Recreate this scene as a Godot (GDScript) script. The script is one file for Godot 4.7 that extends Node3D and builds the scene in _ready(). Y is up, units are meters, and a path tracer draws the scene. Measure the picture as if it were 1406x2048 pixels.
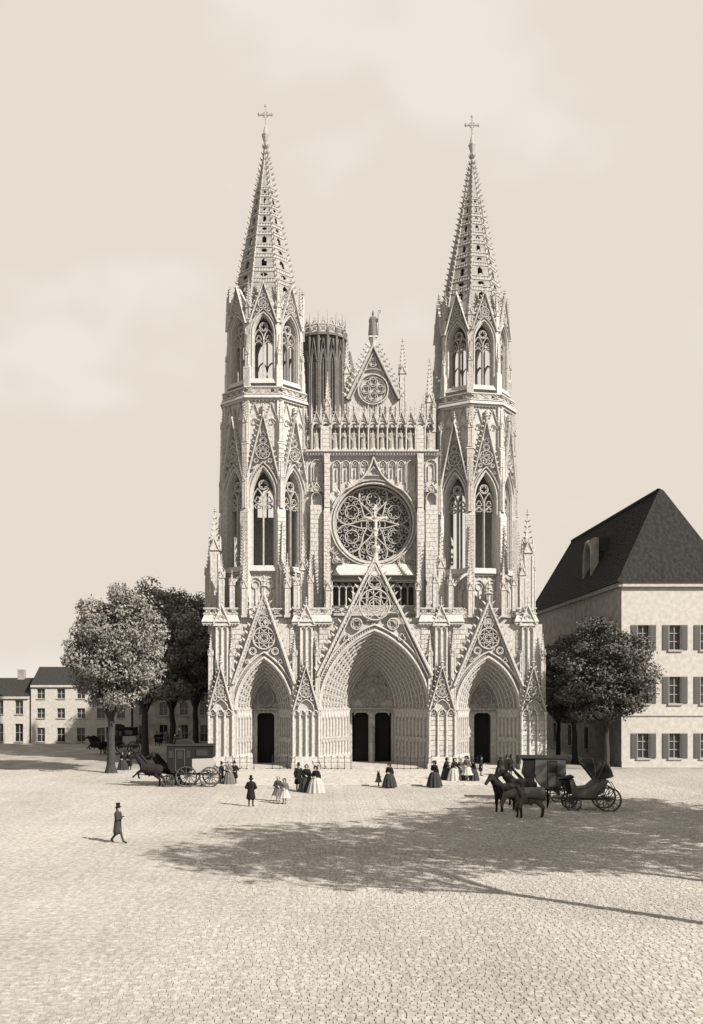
extends Node3D
# A Gothic church front on a paved square, seen from a first-floor window across the square.
const S := 0.0469          # metres per photo pixel on the plane of the porch front
const EYE := 7.6           # height of the eye
const BACK := 90.0         # distance of the eye from the porch front
const FOCAL := 1919.0
const VX := 640.0
const VY := 1378.0
var rng := RandomNumberGenerator.new()
var M := {}
var taken := {}

# ---------------------------------------------------------------- mesh builder
class MB:
	var v := PackedVector3Array()
	var n := PackedVector3Array()
	var xf := Transform3D()
	func tri(a: Vector3, b: Vector3, c: Vector3) -> void:
		a = xf * a
		b = xf * b
		c = xf * c
		var m := (c - a).cross(b - a)
		if m.length_squared() < 1e-15:
			return
		m = m.normalized()
		v.append(a)
		v.append(b)
		v.append(c)
		n.append(m)
		n.append(m)
		n.append(m)
	func quad(a: Vector3, b: Vector3, c: Vector3, d: Vector3) -> void:
		tri(a, b, c)
		tri(a, c, d)
	func box(x0: float, x1: float, y0: float, y1: float, z0: float, z1: float) -> void:
		var a := Vector3(x0, y0, z1)
		var b := Vector3(x0, y1, z1)
		var c := Vector3(x1, y1, z1)
		var d := Vector3(x1, y0, z1)
		var e := Vector3(x0, y0, z0)
		var f := Vector3(x0, y1, z0)
		var g := Vector3(x1, y1, z0)
		var h := Vector3(x1, y0, z0)
		quad(a, b, c, d)
		quad(h, g, f, e)
		quad(e, f, b, a)
		quad(d, c, g, h)
		quad(b, f, g, c)
		quad(e, a, d, h)
	# a box whose upper (or lower) face is drawn in by i
	func taper(x0: float, x1: float, y0: float, y1: float, z0: float, z1: float, i: float) -> void:
		var a := Vector3(x0, y0, z1)
		var b := Vector3(x0 + i, y1, z1 - i)
		var c := Vector3(x1 - i, y1, z1 - i)
		var d := Vector3(x1, y0, z1)
		var e := Vector3(x0, y0, z0)
		var f := Vector3(x0 + i, y1, z0 + i)
		var g := Vector3(x1 - i, y1, z0 + i)
		var h := Vector3(x1, y0, z0)
		quad(a, b, c, d)
		quad(h, g, f, e)
		quad(e, f, b, a)
		quad(d, c, g, h)
		quad(b, f, g, c)
		quad(e, a, d, h)
	func frustum(x: float, z: float, y0: float, y1: float, r0: float, r1: float, k: int, rot := 0.0, cap := true) -> void:
		for i in k:
			var t0 := TAU * i / k + rot
			var t1 := TAU * (i + 1) / k + rot
			var a := Vector3(x + r0 * sin(t0), y0, z + r0 * cos(t0))
			var b := Vector3(x + r0 * sin(t1), y0, z + r0 * cos(t1))
			var c := Vector3(x + r1 * sin(t1), y1, z + r1 * cos(t1))
			var d := Vector3(x + r1 * sin(t0), y1, z + r1 * cos(t0))
			quad(a, d, c, b)
			if cap:
				tri(d, Vector3(x, y1, z), c)
				tri(b, Vector3(x, y0, z), a)
	func prism(p: PackedVector2Array, z0: float, z1: float) -> void:
		var t := Geometry2D.triangulate_polygon(p)
		var i := 0
		while i < t.size():
			var a := p[t[i]]
			var b := p[t[i + 1]]
			var c := p[t[i + 2]]
			if (b - a).cross(c - a) > 0.0:
				var s := b
				b = c
				c = s
			tri(Vector3(a.x, a.y, z1), Vector3(b.x, b.y, z1), Vector3(c.x, c.y, z1))
			tri(Vector3(a.x, a.y, z0), Vector3(c.x, c.y, z0), Vector3(b.x, b.y, z0))
			i += 3
		for j in p.size():
			var q := p[j]
			var r := p[(j + 1) % p.size()]
			quad(Vector3(q.x, q.y, z0), Vector3(q.x, q.y, z1), Vector3(r.x, r.y, z1), Vector3(r.x, r.y, z0))
	# moulded bar along a line in the xy plane; k: how much of the width is left at the front
	func bar(p: PackedVector2Array, w: float, z0: float, z1: float, closed := false, k := 0.45) -> void:
		var m := p.size()
		if m < 2:
			return
		var nor := PackedVector2Array()
		for i in m:
			var a := p[i]
			var d0 := Vector2.ZERO
			var d1 := Vector2.ZERO
			if i > 0 or closed:
				d0 = (a - p[(i - 1 + m) % m]).normalized()
			if i < m - 1 or closed:
				d1 = (p[(i + 1) % m] - a).normalized()
			if d0 == Vector2.ZERO:
				d0 = d1
			if d1 == Vector2.ZERO:
				d1 = d0
			var t := d0 + d1
			if t.length() < 0.05:
				t = d0
			t = t.normalized()
			var q := Vector2(-t.y, t.x)
			nor.append(q / maxf(0.5, absf(q.dot(Vector2(-d0.y, d0.x)))))
		var h := w * 0.5
		for i in (m if closed else m - 1):
			var j := (i + 1) % m
			var a0 := p[i] + nor[i] * h
			var a1 := p[i] + nor[i] * h * k
			var a2 := p[i] - nor[i] * h * k
			var a3 := p[i] - nor[i] * h
			var b0 := p[j] + nor[j] * h
			var b1 := p[j] + nor[j] * h * k
			var b2 := p[j] - nor[j] * h * k
			var b3 := p[j] - nor[j] * h
			var zm := z0 + (z1 - z0) * 0.45
			quad(Vector3(a1.x, a1.y, z1), Vector3(b1.x, b1.y, z1), Vector3(b2.x, b2.y, z1), Vector3(a2.x, a2.y, z1))
			quad(Vector3(a0.x, a0.y, zm), Vector3(b0.x, b0.y, zm), Vector3(b1.x, b1.y, z1), Vector3(a1.x, a1.y, z1))
			quad(Vector3(a2.x, a2.y, z1), Vector3(b2.x, b2.y, z1), Vector3(b3.x, b3.y, zm), Vector3(a3.x, a3.y, zm))
			quad(Vector3(a0.x, a0.y, z0), Vector3(b0.x, b0.y, z0), Vector3(b0.x, b0.y, zm), Vector3(a0.x, a0.y, zm))
			quad(Vector3(a3.x, a3.y, zm), Vector3(b3.x, b3.y, zm), Vector3(b3.x, b3.y, z0), Vector3(a3.x, a3.y, z0))
			quad(Vector3(a0.x, a0.y, z0), Vector3(a3.x, a3.y, z0), Vector3(b3.x, b3.y, z0), Vector3(b0.x, b0.y, z0))
	func line(x0: float, y0: float, x1: float, y1: float, w: float, z0: float, z1: float, k := 0.45) -> void:
		bar(PackedVector2Array([Vector2(x0, y0), Vector2(x1, y1)]), w, z0, z1, false, k)
	func octa(c: Vector3, rx: float, ry: float, rz: float) -> void:
		var q := [Vector3(rx, 0, 0), Vector3(0, 0, rz), Vector3(-rx, 0, 0), Vector3(0, 0, -rz)]
		for i in 4:
			var a: Vector3 = c + q[i]
			var b: Vector3 = c + q[(i + 1) % 4]
			tri(a, b, c + Vector3(0, ry, 0))
			tri(b, a, c - Vector3(0, ry, 0))
	# a curled leaf that leans out from an edge
	func crocket(p: Vector3, o: Vector3, s: float) -> void:
		var side := o.cross(Vector3.UP)
		if side.length() < 0.01:
			side = Vector3.RIGHT
		side = side.normalized() * s * 0.3
		var up := Vector3.UP * s
		var a1 := p - up * 0.4 - o * s * 0.15
		var a2 := p + up * 0.4 - o * s * 0.15
		var m1 := p + o * s * 0.5 + side
		var m2 := p + o * s * 0.5 - side
		var c := p + o * s * 0.95 + up * 0.45
		tri(a1, m1, a2)
		tri(a2, m2, a1)
		tri(a2, m1, c)
		tri(a2, c, m2)
		tri(a1, c, m1)
		tri(a1, m2, c)
	func finial(x: float, y: float, z: float, h: float) -> void:
		frustum(x, z, y, y + h * 0.75, h * 0.07, h * 0.05, 6, 0.0, false)
		octa(Vector3(x, y + h * 0.4, z), h * 0.24, h * 0.12, h * 0.24)
		octa(Vector3(x, y + h * 0.66, z), h * 0.15, h * 0.1, h * 0.15)
		octa(Vector3(x, y + h * 0.88, z), h * 0.09, h * 0.14, h * 0.09)
	# square shaft with a panel, four small gables and a crocketed pyramid
	func pinnacle(x: float, z: float, y0: float, w: float, hs: float, hp: float, rot := 0.0) -> void:
		var keep := xf
		xf = xf * Transform3D(Basis(Vector3.UP, rot), Vector3(x, 0, z))
		var h := w * 0.5
		var y1 := y0 + hs
		box(-h, h, y0, y1, -h, h)
		box(-h * 1.22, h * 1.22, y0, y0 + w * 0.4, -h * 1.22, h * 1.22)
		taper(-h * 1.3, h * 1.3, y1 - w * 0.1, y1 + w * 0.25, -h * 1.3, h * 1.3, h * 0.35)
		var inner := xf
		for i in 4:
			xf = inner * Transform3D(Basis(Vector3.UP, i * PI / 2), Vector3.ZERO)
			if hs > w * 2.0:
				line(-h * 0.85, y0 + w * 0.5, -h * 0.85, y1 - w * 0.5, w * 0.16, h, h * 1.16)
				line(h * 0.85, y0 + w * 0.5, h * 0.85, y1 - w * 0.5, w * 0.16, h, h * 1.16)
			var g := PackedVector2Array([Vector2(-h, y1), Vector2(0, y1 + w * 1.25), Vector2(h, y1)])
			prism(g, h * 0.5, h * 1.18)
			bar(g, w * 0.17, h * 1.18, h * 1.4)
			octa(Vector3(0, y1 + w * 1.4, h * 1.2), w * 0.1, w * 0.2, w * 0.1)
		xf = inner
		var r := h * 0.86
		frustum(0, 0, y1, y1 + hp, r * 1.414, w * 0.05, 4, PI / 4, false)
		var k := maxi(3, int(hp / (w * 0.62)))
		for i in 4:
			var o := Vector3(sin(PI / 4 + i * PI / 2), 0, cos(PI / 4 + i * PI / 2))
			for j in k:
				var t := (j + 0.6) / (k + 0.4)
				crocket(o * r * 1.38 * (1.0 - t) + Vector3(0, y1 + hp * t, 0), o, w * 0.34)
		finial(0, y1 + hp * 0.96, 0, w * 1.1)
		xf = keep
	func rake(x: float, half: float, y0: float, y1: float, z0: float, z1: float, w: float, cs: float, fin: float) -> void:
		var p := PackedVector2Array([Vector2(x - half, y0), Vector2(x, y1), Vector2(x + half, y0)])
		bar(p, w, z0, z1, false, 0.5)
		if cs > 0.0:
			var l := Vector2(half, y1 - y0).length()
			var k := int(l / (cs * 1.9))
			for s in [-1.0, 1.0]:
				var o := Vector3(s * (y1 - y0) / l, half / l, 0)
				for j in k:
					var t: float = (j + 0.7) / k
					crocket(Vector3(x + s * half * (1 - t), lerpf(y0, y1, t), (z0 + z1) * 0.5) + o * w * 0.5, o, cs)
		if fin > 0.0:
			finial(x, y1, (z0 + z1) * 0.5, fin)
	func tube(p: Array, r: Array, k: int) -> void:
		var rows: Array = []
		for i in p.size():
			var d: Vector3 = p[mini(i + 1, p.size() - 1)] - p[maxi(i - 1, 0)]
			d = d.normalized()
			var u := d.cross(Vector3(0.31, 0.2, 0.93)).normalized()
			var w := d.cross(u)
			var row := PackedVector3Array()
			for j in k + 1:
				var t := TAU * j / k
				row.append(p[i] + (u * cos(t) + w * sin(t)) * r[i])
			rows.append(row)
		sweep(rows)
	func sweep(rows: Array) -> void:
		for i in rows.size() - 1:
			var a: PackedVector3Array = rows[i]
			var b: PackedVector3Array = rows[i + 1]
			for j in a.size() - 1:
				quad(a[j], a[j + 1], b[j + 1], b[j])
	# wall pierced by an opening: p runs from the left foot of the opening over its head to the right foot
	func pierced(x0: float, x1: float, y0: float, y1: float, p: PackedVector2Array, zb: float, zf: float) -> void:
		var m := p.size()
		for zz in [zf, zb]:
			quad(Vector3(x0, y0, zz), Vector3(x0, y1, zz), Vector3(p[0].x, y1, zz), Vector3(p[0].x, y0, zz))
			quad(Vector3(p[m - 1].x, y0, zz), Vector3(p[m - 1].x, y1, zz), Vector3(x1, y1, zz), Vector3(x1, y0, zz))
			if p[0].y > y0:
				quad(Vector3(p[0].x, y0, zz), Vector3(p[0].x, p[0].y, zz), Vector3(p[m - 1].x, p[m - 1].y, zz), Vector3(p[m - 1].x, y0, zz))
			for i in m - 1:
				var a := p[i]
				var b := p[i + 1]
				if absf(a.x - b.x) > 1e-5:
					quad(Vector3(a.x, a.y, zz), Vector3(a.x, y1, zz), Vector3(b.x, y1, zz), Vector3(b.x, b.y, zz))
		for i in m - 1:
			quad(Vector3(p[i].x, p[i].y, zf), Vector3(p[i + 1].x, p[i + 1].y, zf), Vector3(p[i + 1].x, p[i + 1].y, zb), Vector3(p[i].x, p[i].y, zb))
		quad(Vector3(p[0].x, p[0].y, zf), Vector3(p[0].x, p[0].y, zb), Vector3(p[m - 1].x, p[m - 1].y, zb), Vector3(p[m - 1].x, p[m - 1].y, zf))
		quad(Vector3(x0, y1, zf), Vector3(x0, y1, zb), Vector3(x1, y1, zb), Vector3(x1, y1, zf))
		quad(Vector3(x0, y0, zb), Vector3(x0, y1, zb), Vector3(x0, y1, zf), Vector3(x0, y0, zf))
		quad(Vector3(x1, y0, zf), Vector3(x1, y1, zf), Vector3(x1, y1, zb), Vector3(x1, y0, zb))
	# wall with rectangular openings on a grid of cut lines; open: indices i * 100 + j of the cells left out
	func gridwall(xs: Array, ys: Array, open: Dictionary, zb: float, zf: float, rev := true) -> void:
		for i in xs.size() - 1:
			for j in ys.size() - 1:
				var x0: float = xs[i]
				var x1: float = xs[i + 1]
				var y0: float = ys[j]
				var y1: float = ys[j + 1]
				if open.has(i * 100 + j):
					if rev:
						quad(Vector3(x0, y0, zf), Vector3(x0, y1, zf), Vector3(x0, y1, zb), Vector3(x0, y0, zb))
						quad(Vector3(x1, y0, zb), Vector3(x1, y1, zb), Vector3(x1, y1, zf), Vector3(x1, y0, zf))
						quad(Vector3(x0, y1, zf), Vector3(x1, y1, zf), Vector3(x1, y1, zb), Vector3(x0, y1, zb))
						quad(Vector3(x0, y0, zb), Vector3(x1, y0, zb), Vector3(x1, y0, zf), Vector3(x0, y0, zf))
				else:
					quad(Vector3(x0, y0, zf), Vector3(x0, y1, zf), Vector3(x1, y1, zf), Vector3(x1, y0, zf))

# ---------------------------------------------------------------- plane curves
static func arch(x: float, a: float, ys: float, h: float, k := 10) -> PackedVector2Array:
	var r := (a * a + h * h) / (2.0 * a)
	var c := x - a + r
	var e := atan2(h, x - c)
	var out := PackedVector2Array()
	for i in k + 1:
		var t := lerpf(PI, e, float(i) / k)
		out.append(Vector2(c + r * cos(t), ys + r * sin(t)))
	for i in range(k - 1, -1, -1):
		var q := out[i]
		out.append(Vector2(2 * x - q.x, q.y))
	return out
static func doorway(x: float, a: float, yb: float, ys: float, h: float, k := 10) -> PackedVector2Array:
	var p := PackedVector2Array([Vector2(x - a, yb)])
	p.append_array(arch(x, a, ys, h, k))
	p.append(Vector2(x + a, yb))
	return p
static func ring(x: float, y: float, r: float, k := 20) -> PackedVector2Array:
	var p := PackedVector2Array()
	for i in k:
		p.append(Vector2(x + r * cos(TAU * i / k), y + r * sin(TAU * i / k)))
	return p
static func foil(x: float, y: float, r: float, lobes: int, rot := PI / 2, k := 6) -> PackedVector2Array:
	var p := PackedVector2Array()
	var lr := r * (0.5 if lobes == 3 else 0.44 if lobes == 4 else 0.36)
	var d := r - lr
	for i in lobes:
		var t := rot + TAU * i / lobes
		for j in k + 1:
			var u := t + lerpf(-1.9, 1.9, float(j) / k)
			p.append(Vector2(x + d * cos(t) + lr * cos(u), y + d * sin(t) + lr * sin(u)))
	return p

func gx(px: float, z := 0.0) -> float:
	return (px - VX) * S * (BACK - z) / BACK
func gy(py: float, z := 0.0) -> float:
	return EYE + (VY - py) * S * (BACK - z) / BACK
func on_ground(px: float, py: float, h := 0.0) -> Vector3:
	var d := (EYE - h) * FOCAL / (py - VY)
	return Vector3((px - VX) / FOCAL * d, h, BACK - d)

# ---------------------------------------------------------------- nodes
func numbered(called: String) -> String:
	if not taken.has(called):
		taken[called] = 0
		return called
	taken[called] += 1
	return "%s_%03d" % [called, taken[called]]
func commit(mb: MB, called: String, m: Material, parent: Node) -> MeshInstance3D:
	var o := MeshInstance3D.new()
	o.name = called
	if mb.v.size() > 0:
		var arr := []
		arr.resize(Mesh.ARRAY_MAX)
		arr[Mesh.ARRAY_VERTEX] = mb.v
		arr[Mesh.ARRAY_NORMAL] = mb.n
		var am := ArrayMesh.new()
		am.add_surface_from_arrays(Mesh.PRIMITIVE_TRIANGLES, arr)
		o.mesh = am
		o.material_override = m
	parent.add_child(o, true)
	return o
func put(mesh: Mesh, called: String, m: Material, parent: Node, at := Transform3D()) -> MeshInstance3D:
	var o := MeshInstance3D.new()
	o.name = called
	o.mesh = mesh
	o.material_override = m
	o.transform = at
	parent.add_child(o, true)
	return o
func thing(called: String, label: String, category: String, at := Vector3.ZERO, turn := 0.0, group := "") -> Node3D:
	var o := Node3D.new()
	o.name = numbered(called)
	add_child(o)
	o.position = at
	o.rotation.y = turn
	tag(o, label, category, group)
	return o
func tag(o: Node, label: String, category: String, group := "") -> void:
	o.set_meta("label", label)
	o.set_meta("category", category)
	if group != "":
		o.set_meta("group", group)
func part(called: String, parent: Node) -> Node3D:
	var o := Node3D.new()
	o.name = called
	parent.add_child(o, true)
	return o
func structure(o: Node) -> void:
	o.set_meta("kind", "structure")

# ---------------------------------------------------------------- materials
func noise_tex(freq: float, seed_: int, lo: Color, hi: Color, size := 512, oct := 4, mid := 0.5) -> NoiseTexture2D:
	var f := FastNoiseLite.new()
	f.noise_type = FastNoiseLite.TYPE_SIMPLEX_SMOOTH
	f.frequency = freq
	f.seed = seed_
	f.fractal_octaves = oct
	var g := Gradient.new()
	g.set_color(0, lo)
	g.set_color(1, hi)
	g.add_point(mid, lo.lerp(hi, 0.5))
	var t := NoiseTexture2D.new()
	t.width = size
	t.height = size
	t.seamless = true
	t.noise = f
	t.color_ramp = g
	return t
func surface(lin: Color, rough: float, tex: Texture2D = null, scale := 1.0, metal := 0.0) -> StandardMaterial3D:
	var m := StandardMaterial3D.new()
	m.albedo_color = lin.linear_to_srgb()
	m.roughness = rough
	m.metallic = metal
	if tex:
		m.albedo_texture = tex
		m.uv1_triplanar = true
		m.uv1_world_triplanar = true
		m.uv1_scale = Vector3.ONE * scale
	return m
func gray(l: float, warm := 0.0) -> Color:
	l *= 0.68
	return Color(l * (1.0 + warm * 0.03), l, l * (1.0 - warm * 0.055))
func make_materials() -> void:
	var grain := noise_tex(0.012, 3, Color(0.74, 0.73, 0.715), Color(1, 1, 1), 1024, 6)
	var streak := noise_tex(0.02, 8, Color(0.7, 0.69, 0.67), Color(1, 1, 1), 512, 5)
	var bump := noise_tex(0.05, 5, Color(0, 0, 0), Color(1, 1, 1), 512, 4)
	M.stone = surface(gray(0.67, 0.5), 0.92, grain, 0.09)
	M.stone_b = surface(gray(0.60, 0.5), 0.92, grain, 0.12)
	M.stone_c = surface(gray(0.72, 0.5), 0.92, grain, 0.10)
	M.stone_d = surface(gray(0.52, 0.5), 0.94, streak, 0.11)
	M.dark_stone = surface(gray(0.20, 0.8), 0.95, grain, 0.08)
	# weathering in runs and patches, and a rough hewn surface
	var runs := noise_tex(0.02, 44, Color(0.72, 0.712, 0.70), Color(1, 1, 1), 1024, 6, 0.45)
	var rough_n := NoiseTexture2D.new()
	var fn := FastNoiseLite.new()
	fn.frequency = 0.04
	fn.fractal_octaves = 5
	fn.seed = 71
	rough_n.noise = fn
	rough_n.seamless = true
	rough_n.width = 512
	rough_n.height = 512
	rough_n.as_normal_map = true
	rough_n.bump_strength = 5.0
	for k in ["stone", "stone_b", "stone_c", "stone_d", "dark_stone"]:
		M[k].normal_enabled = true
		M[k].normal_texture = rough_n
		M[k].normal_scale = 0.3
		if k != "dark_stone":
			M[k].albedo_texture = runs
			M[k].uv1_scale = Vector3(0.19, 0.11, 0.19)
	M.spire = surface(gray(0.44, 0.5), 0.94, streak, 0.16)
	M.weathered = surface(gray(0.24, 0.5), 0.94, streak, 0.5)
	M.statue = surface(gray(0.50, 1.0), 0.9, streak, 0.5)
	M.slate = surface(gray(0.075, 0.5), 0.75, noise_tex(0.03, 12, Color(0.55, 0.55, 0.55), Color(1, 1, 1), 512, 5), 0.25)
	M.slate_b = surface(gray(0.055, 0.5), 0.75, noise_tex(0.03, 14, Color(0.6, 0.6, 0.6), Color(1, 1, 1), 256, 5), 0.25)
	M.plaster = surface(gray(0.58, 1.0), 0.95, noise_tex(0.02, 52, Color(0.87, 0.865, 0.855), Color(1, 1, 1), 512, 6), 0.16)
	M.plaster_b = surface(gray(0.46, 1.0), 0.95, streak, 0.06)
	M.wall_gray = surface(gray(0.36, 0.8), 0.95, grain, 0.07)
	M.wood = surface(gray(0.035, 1.0), 0.8, streak, 0.8)
	M.iron = surface(gray(0.03, 0.3), 0.6)
	M.glass = surface(gray(0.13, 0.3), 0.35, streak, 0.9)
	M.pane = surface(gray(0.035, 0.2), 0.08)
	M.frame = surface(gray(0.35, 0.8), 0.7)
	M.void = surface(gray(0.03, 0.5), 1.0)
	M.bark = surface(gray(0.11, 0.9), 0.95, noise_tex(0.05, 21, Color(0.5, 0.5, 0.5), Color(1, 1, 1), 256, 4), 0.6)
	M.ground = surface(gray(0.42, 1.0), 0.97, noise_tex(0.01, 31, Color(0.72, 0.71, 0.69), Color(1, 1, 1), 1024, 6), 0.03)
	M.flag = surface(gray(0.66, 1.0), 0.95, grain, 0.15)
	M.flag_b = surface(gray(0.61, 1.0), 0.95, grain, 0.13)
	M.flag_c = surface(gray(0.69, 1.0), 0.95, streak, 0.17)
	M.sett = surface(Color(1, 1, 1), 0.95, noise_tex(0.02, 33, Color(0.7, 0.69, 0.67), Color(1, 1, 1), 512, 5), 0.35)
	M.sett.vertex_color_use_as_albedo = true
	M.sett_a = surface(gray(0.57, 1.0), 0.95, streak, 0.5)
	M.sett_b = surface(gray(0.51, 1.0), 0.95, streak, 0.6)
	M.sett_c = surface(gray(0.62, 1.0), 0.95, streak, 0.55)
	M.leaf = StandardMaterial3D.new()
	M.leaf.vertex_color_use_as_albedo = true
	M.leaf.roughness = 0.7
	M.leaf.backlight_enabled = true
	M.leaf.backlight = Color(0.18, 0.17, 0.13)
	M.skin = StandardMaterial3D.new()
	M.skin.vertex_color_use_as_albedo = true
	M.skin.albedo_color = Color(0.68, 0.68, 0.68).linear_to_srgb()
	M.skin.roughness = 0.8
	M.black_cloth = surface(gray(0.022, 0.5), 0.9)
	M.dark_cloth = surface(gray(0.05, 0.6), 0.92)
	M.mid_cloth = surface(gray(0.14, 0.7), 0.92)
	M.pale_cloth = surface(gray(0.45, 0.8), 0.92)
	M.hat = surface(gray(0.018, 0.3), 0.5)
	M.coach_black = surface(gray(0.025, 0.4), 0.6)
	M.coach_gray = surface(gray(0.085, 0.6), 0.6)
	M.coach_pale = surface(gray(0.42, 0.9), 0.6)
	M.leather = surface(gray(0.035, 0.6), 0.7)
	M.rim = surface(gray(0.09, 0.6), 0.7)
	for k in ["black_cloth", "dark_cloth", "mid_cloth", "pale_cloth", "skin", "coach_black", "leather", "hat", "rim", "bark", "leaf", "wood", "iron", "slate", "slate_b"]:
		M[k].metallic_specular = 0.15

# ---------------------------------------------------------------- masonry blocks
var block_mesh: ArrayMesh
var block_count := 0
var rest_blocks: MB
func make_block() -> void:
	var mb := MB.new()
	var c := 0.06
	var f := [Vector3(-0.5 + c * 0.5, -0.5 + c, 0.5), Vector3(-0.5 + c * 0.5, 0.5 - c, 0.5), Vector3(0.5 - c * 0.5, 0.5 - c, 0.5), Vector3(0.5 - c * 0.5, -0.5 + c, 0.5)]
	var g := [Vector3(-0.5, -0.5, 0.3), Vector3(-0.5, 0.5, 0.3), Vector3(0.5, 0.5, 0.3), Vector3(0.5, -0.5, 0.3)]
	var h := [Vector3(-0.5, -0.5, -0.5), Vector3(-0.5, 0.5, -0.5), Vector3(0.5, 0.5, -0.5), Vector3(0.5, -0.5, -0.5)]
	mb.quad(f[0], f[1], f[2], f[3])
	for i in 4:
		var j := (i + 1) % 4
		mb.quad(g[i], g[j], f[j], f[i])
		mb.quad(h[i], h[j], g[j], g[i])
	var arr := []
	arr.resize(Mesh.ARRAY_MAX)
	arr[Mesh.ARRAY_VERTEX] = mb.v
	arr[Mesh.ARRAY_NORMAL] = mb.n
	block_mesh = ArrayMesh.new()
	block_mesh.add_surface_from_arrays(Mesh.PRIMITIVE_TRIANGLES, arr)
	rest_blocks = MB.new()
# courses of ashlar on a plane facing +z of xf
func ashlar(parent: Node, xf: Transform3D, x0: float, x1: float, y0: float, y1: float, z: float, course: float, length: float, single := false) -> void:
	var rows := maxi(1, int(round((y1 - y0) / course)))
	var hh := (y1 - y0) / rows
	for r in rows:
		var cuts: Array = [x0]
		if not single:
			var x := x0 + length * (0.55 if r % 2 == 0 else 1.0) * rng.randf_range(0.8, 1.15)
			while x < x1 - length * 0.35:
				cuts.append(x)
				x += length * rng.randf_range(0.8, 1.2)
		cuts.append(x1)
		for i in cuts.size() - 1:
			var a: float = cuts[i]
			var b: float = cuts[i + 1]
			var d := 0.10
			var proud := rng.randf_range(-0.012, 0.012)
			var at := xf * Transform3D(Basis.from_scale(Vector3(b - a - 0.028, hh - 0.032, d)), Vector3((a + b) * 0.5, y0 + hh * (r + 0.5), z + d * 0.5 - 0.02 + proud))
			if block_count < 300:
				block_count += 1
				put(block_mesh, "stone_block", [M.stone, M.stone_b, M.stone_c, M.stone, M.stone_c][rng.randi() % 5], parent, at)
			else:
				var keep := rest_blocks.xf
				rest_blocks.xf = at
				var q := 0.5
				rest_blocks.box(-q, q, -q, q, -q, q)
				rest_blocks.xf = keep

# ---------------------------------------------------------------- gothic pieces
func two_lights(mb: MB, x: float, a: float, yb: float, ys: float, h: float, z0: float, z1: float, w: float, tiers := 1) -> void:
	mb.bar(doorway(x, a, yb, ys, h, 8), w * 1.3, z0, z1 + 0.05)
	var sub_y := ys - h * 0.22
	mb.line(x, yb, x, sub_y + h * 0.1, w, z0, z1 + 0.03)
	for s in [-1.0, 1.0]:
		var c: float = x + s * a * 0.5
		mb.bar(arch(c, a * 0.48, sub_y, h * 0.5, 6), w * 0.85, z0, z1)
		mb.bar(foil(c, sub_y + h * 0.06, a * 0.3, 3, PI / 2, 4), w * 0.6, z0 + 0.05, z1 - 0.04, true)
		mb.bar(arch(c, a * 0.46, sub_y - a * 0.75, a * 0.55, 4), w * 0.7, z0 + 0.04, z1 - 0.03)
		if tiers > 1:
			mb.bar(foil(c, sub_y - a * 0.42, a * 0.26, 3, PI / 2, 4), w * 0.55, z0 + 0.05, z1 - 0.05, true)
	mb.bar(ring(x, ys + h * 0.42, a * 0.42, 14), w * 0.8, z0, z1, true)
	mb.bar(foil(x, ys + h * 0.42, a * 0.36, 4, PI / 4 + PI / 4, 4), w * 0.6, z0 + 0.04, z1 - 0.03, true)
# open pattern of circles filling a steep gable
func gable_tracery(mb: MB, x: float, half: float, y0: float, y1: float, z0: float, z1: float, w: float, arch_top: float) -> void:
	var hh := y1 - y0
	var wide := func(y: float) -> float: return half * (y1 - y) / hh
	var r1 := 0.0
	var cy := arch_top + 0.2
	for i in 30:
		var y := arch_top + i * hh / 60.0
		var r: float = minf(y - arch_top, wide.call(y) * hh / Vector2(half, hh).length())
		if r > r1:
			r1 = r
			cy = y
	r1 *= 0.92
	mb.bar(ring(x, cy, r1, 22), w, z0, z1, true)
	mb.bar(ring(x, cy, r1 * 0.38, 12), w * 0.7, z0, z1 - 0.03, true)
	mb.bar(foil(x, cy, r1 * 0.3, 4, PI / 2, 4), w * 0.5, z0, z1 - 0.05, true)
	for i in 8:
		var t := TAU * (i + 0.5) / 8
		mb.bar(foil(x + r1 * 0.68 * cos(t), cy + r1 * 0.68 * sin(t), r1 * 0.25, 3, t, 4), w * 0.55, z0, z1 - 0.04, true)
	var y2 := cy + r1 * 1.45
	var r2: float = minf(wide.call(y2) * 0.78, r1 * 0.45)
	mb.bar(ring(x, y2, r2, 14), w * 0.8, z0, z1, true)
	mb.bar(foil(x, y2, r2 * 0.8, 4, PI / 2, 4), w * 0.55, z0, z1 - 0.04, true)
	var y3 := y2 + r2 * 2.0
	mb.bar(foil(x, y3, wide.call(y3) * 0.7, 3, PI / 2, 4), w * 0.5, z0, z1 - 0.04, true)
	for s in [-1.0, 1.0]:
		var y4 := arch_top - hh * 0.01
		var wd: float = wide.call(y4)
		var r4 := wd * 0.2
		mb.bar(ring(x + s * (wd * 0.66), y4 + 0.02, r4, 14), w * 0.85, z0, z1, true)
		mb.bar(foil(x + s * (wd * 0.66), y4 + 0.02, r4 * 0.78, 4, PI / 4, 4), w * 0.55, z0, z1 - 0.04, true)
		var y5 := arch_top - hh * 0.13
		var we: float = wide.call(y5)
		mb.bar(foil(x + s * we * 0.8, y5, r4 * 0.7, 3, PI / 2, 4), w * 0.55, z0, z1 - 0.04, true)

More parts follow.
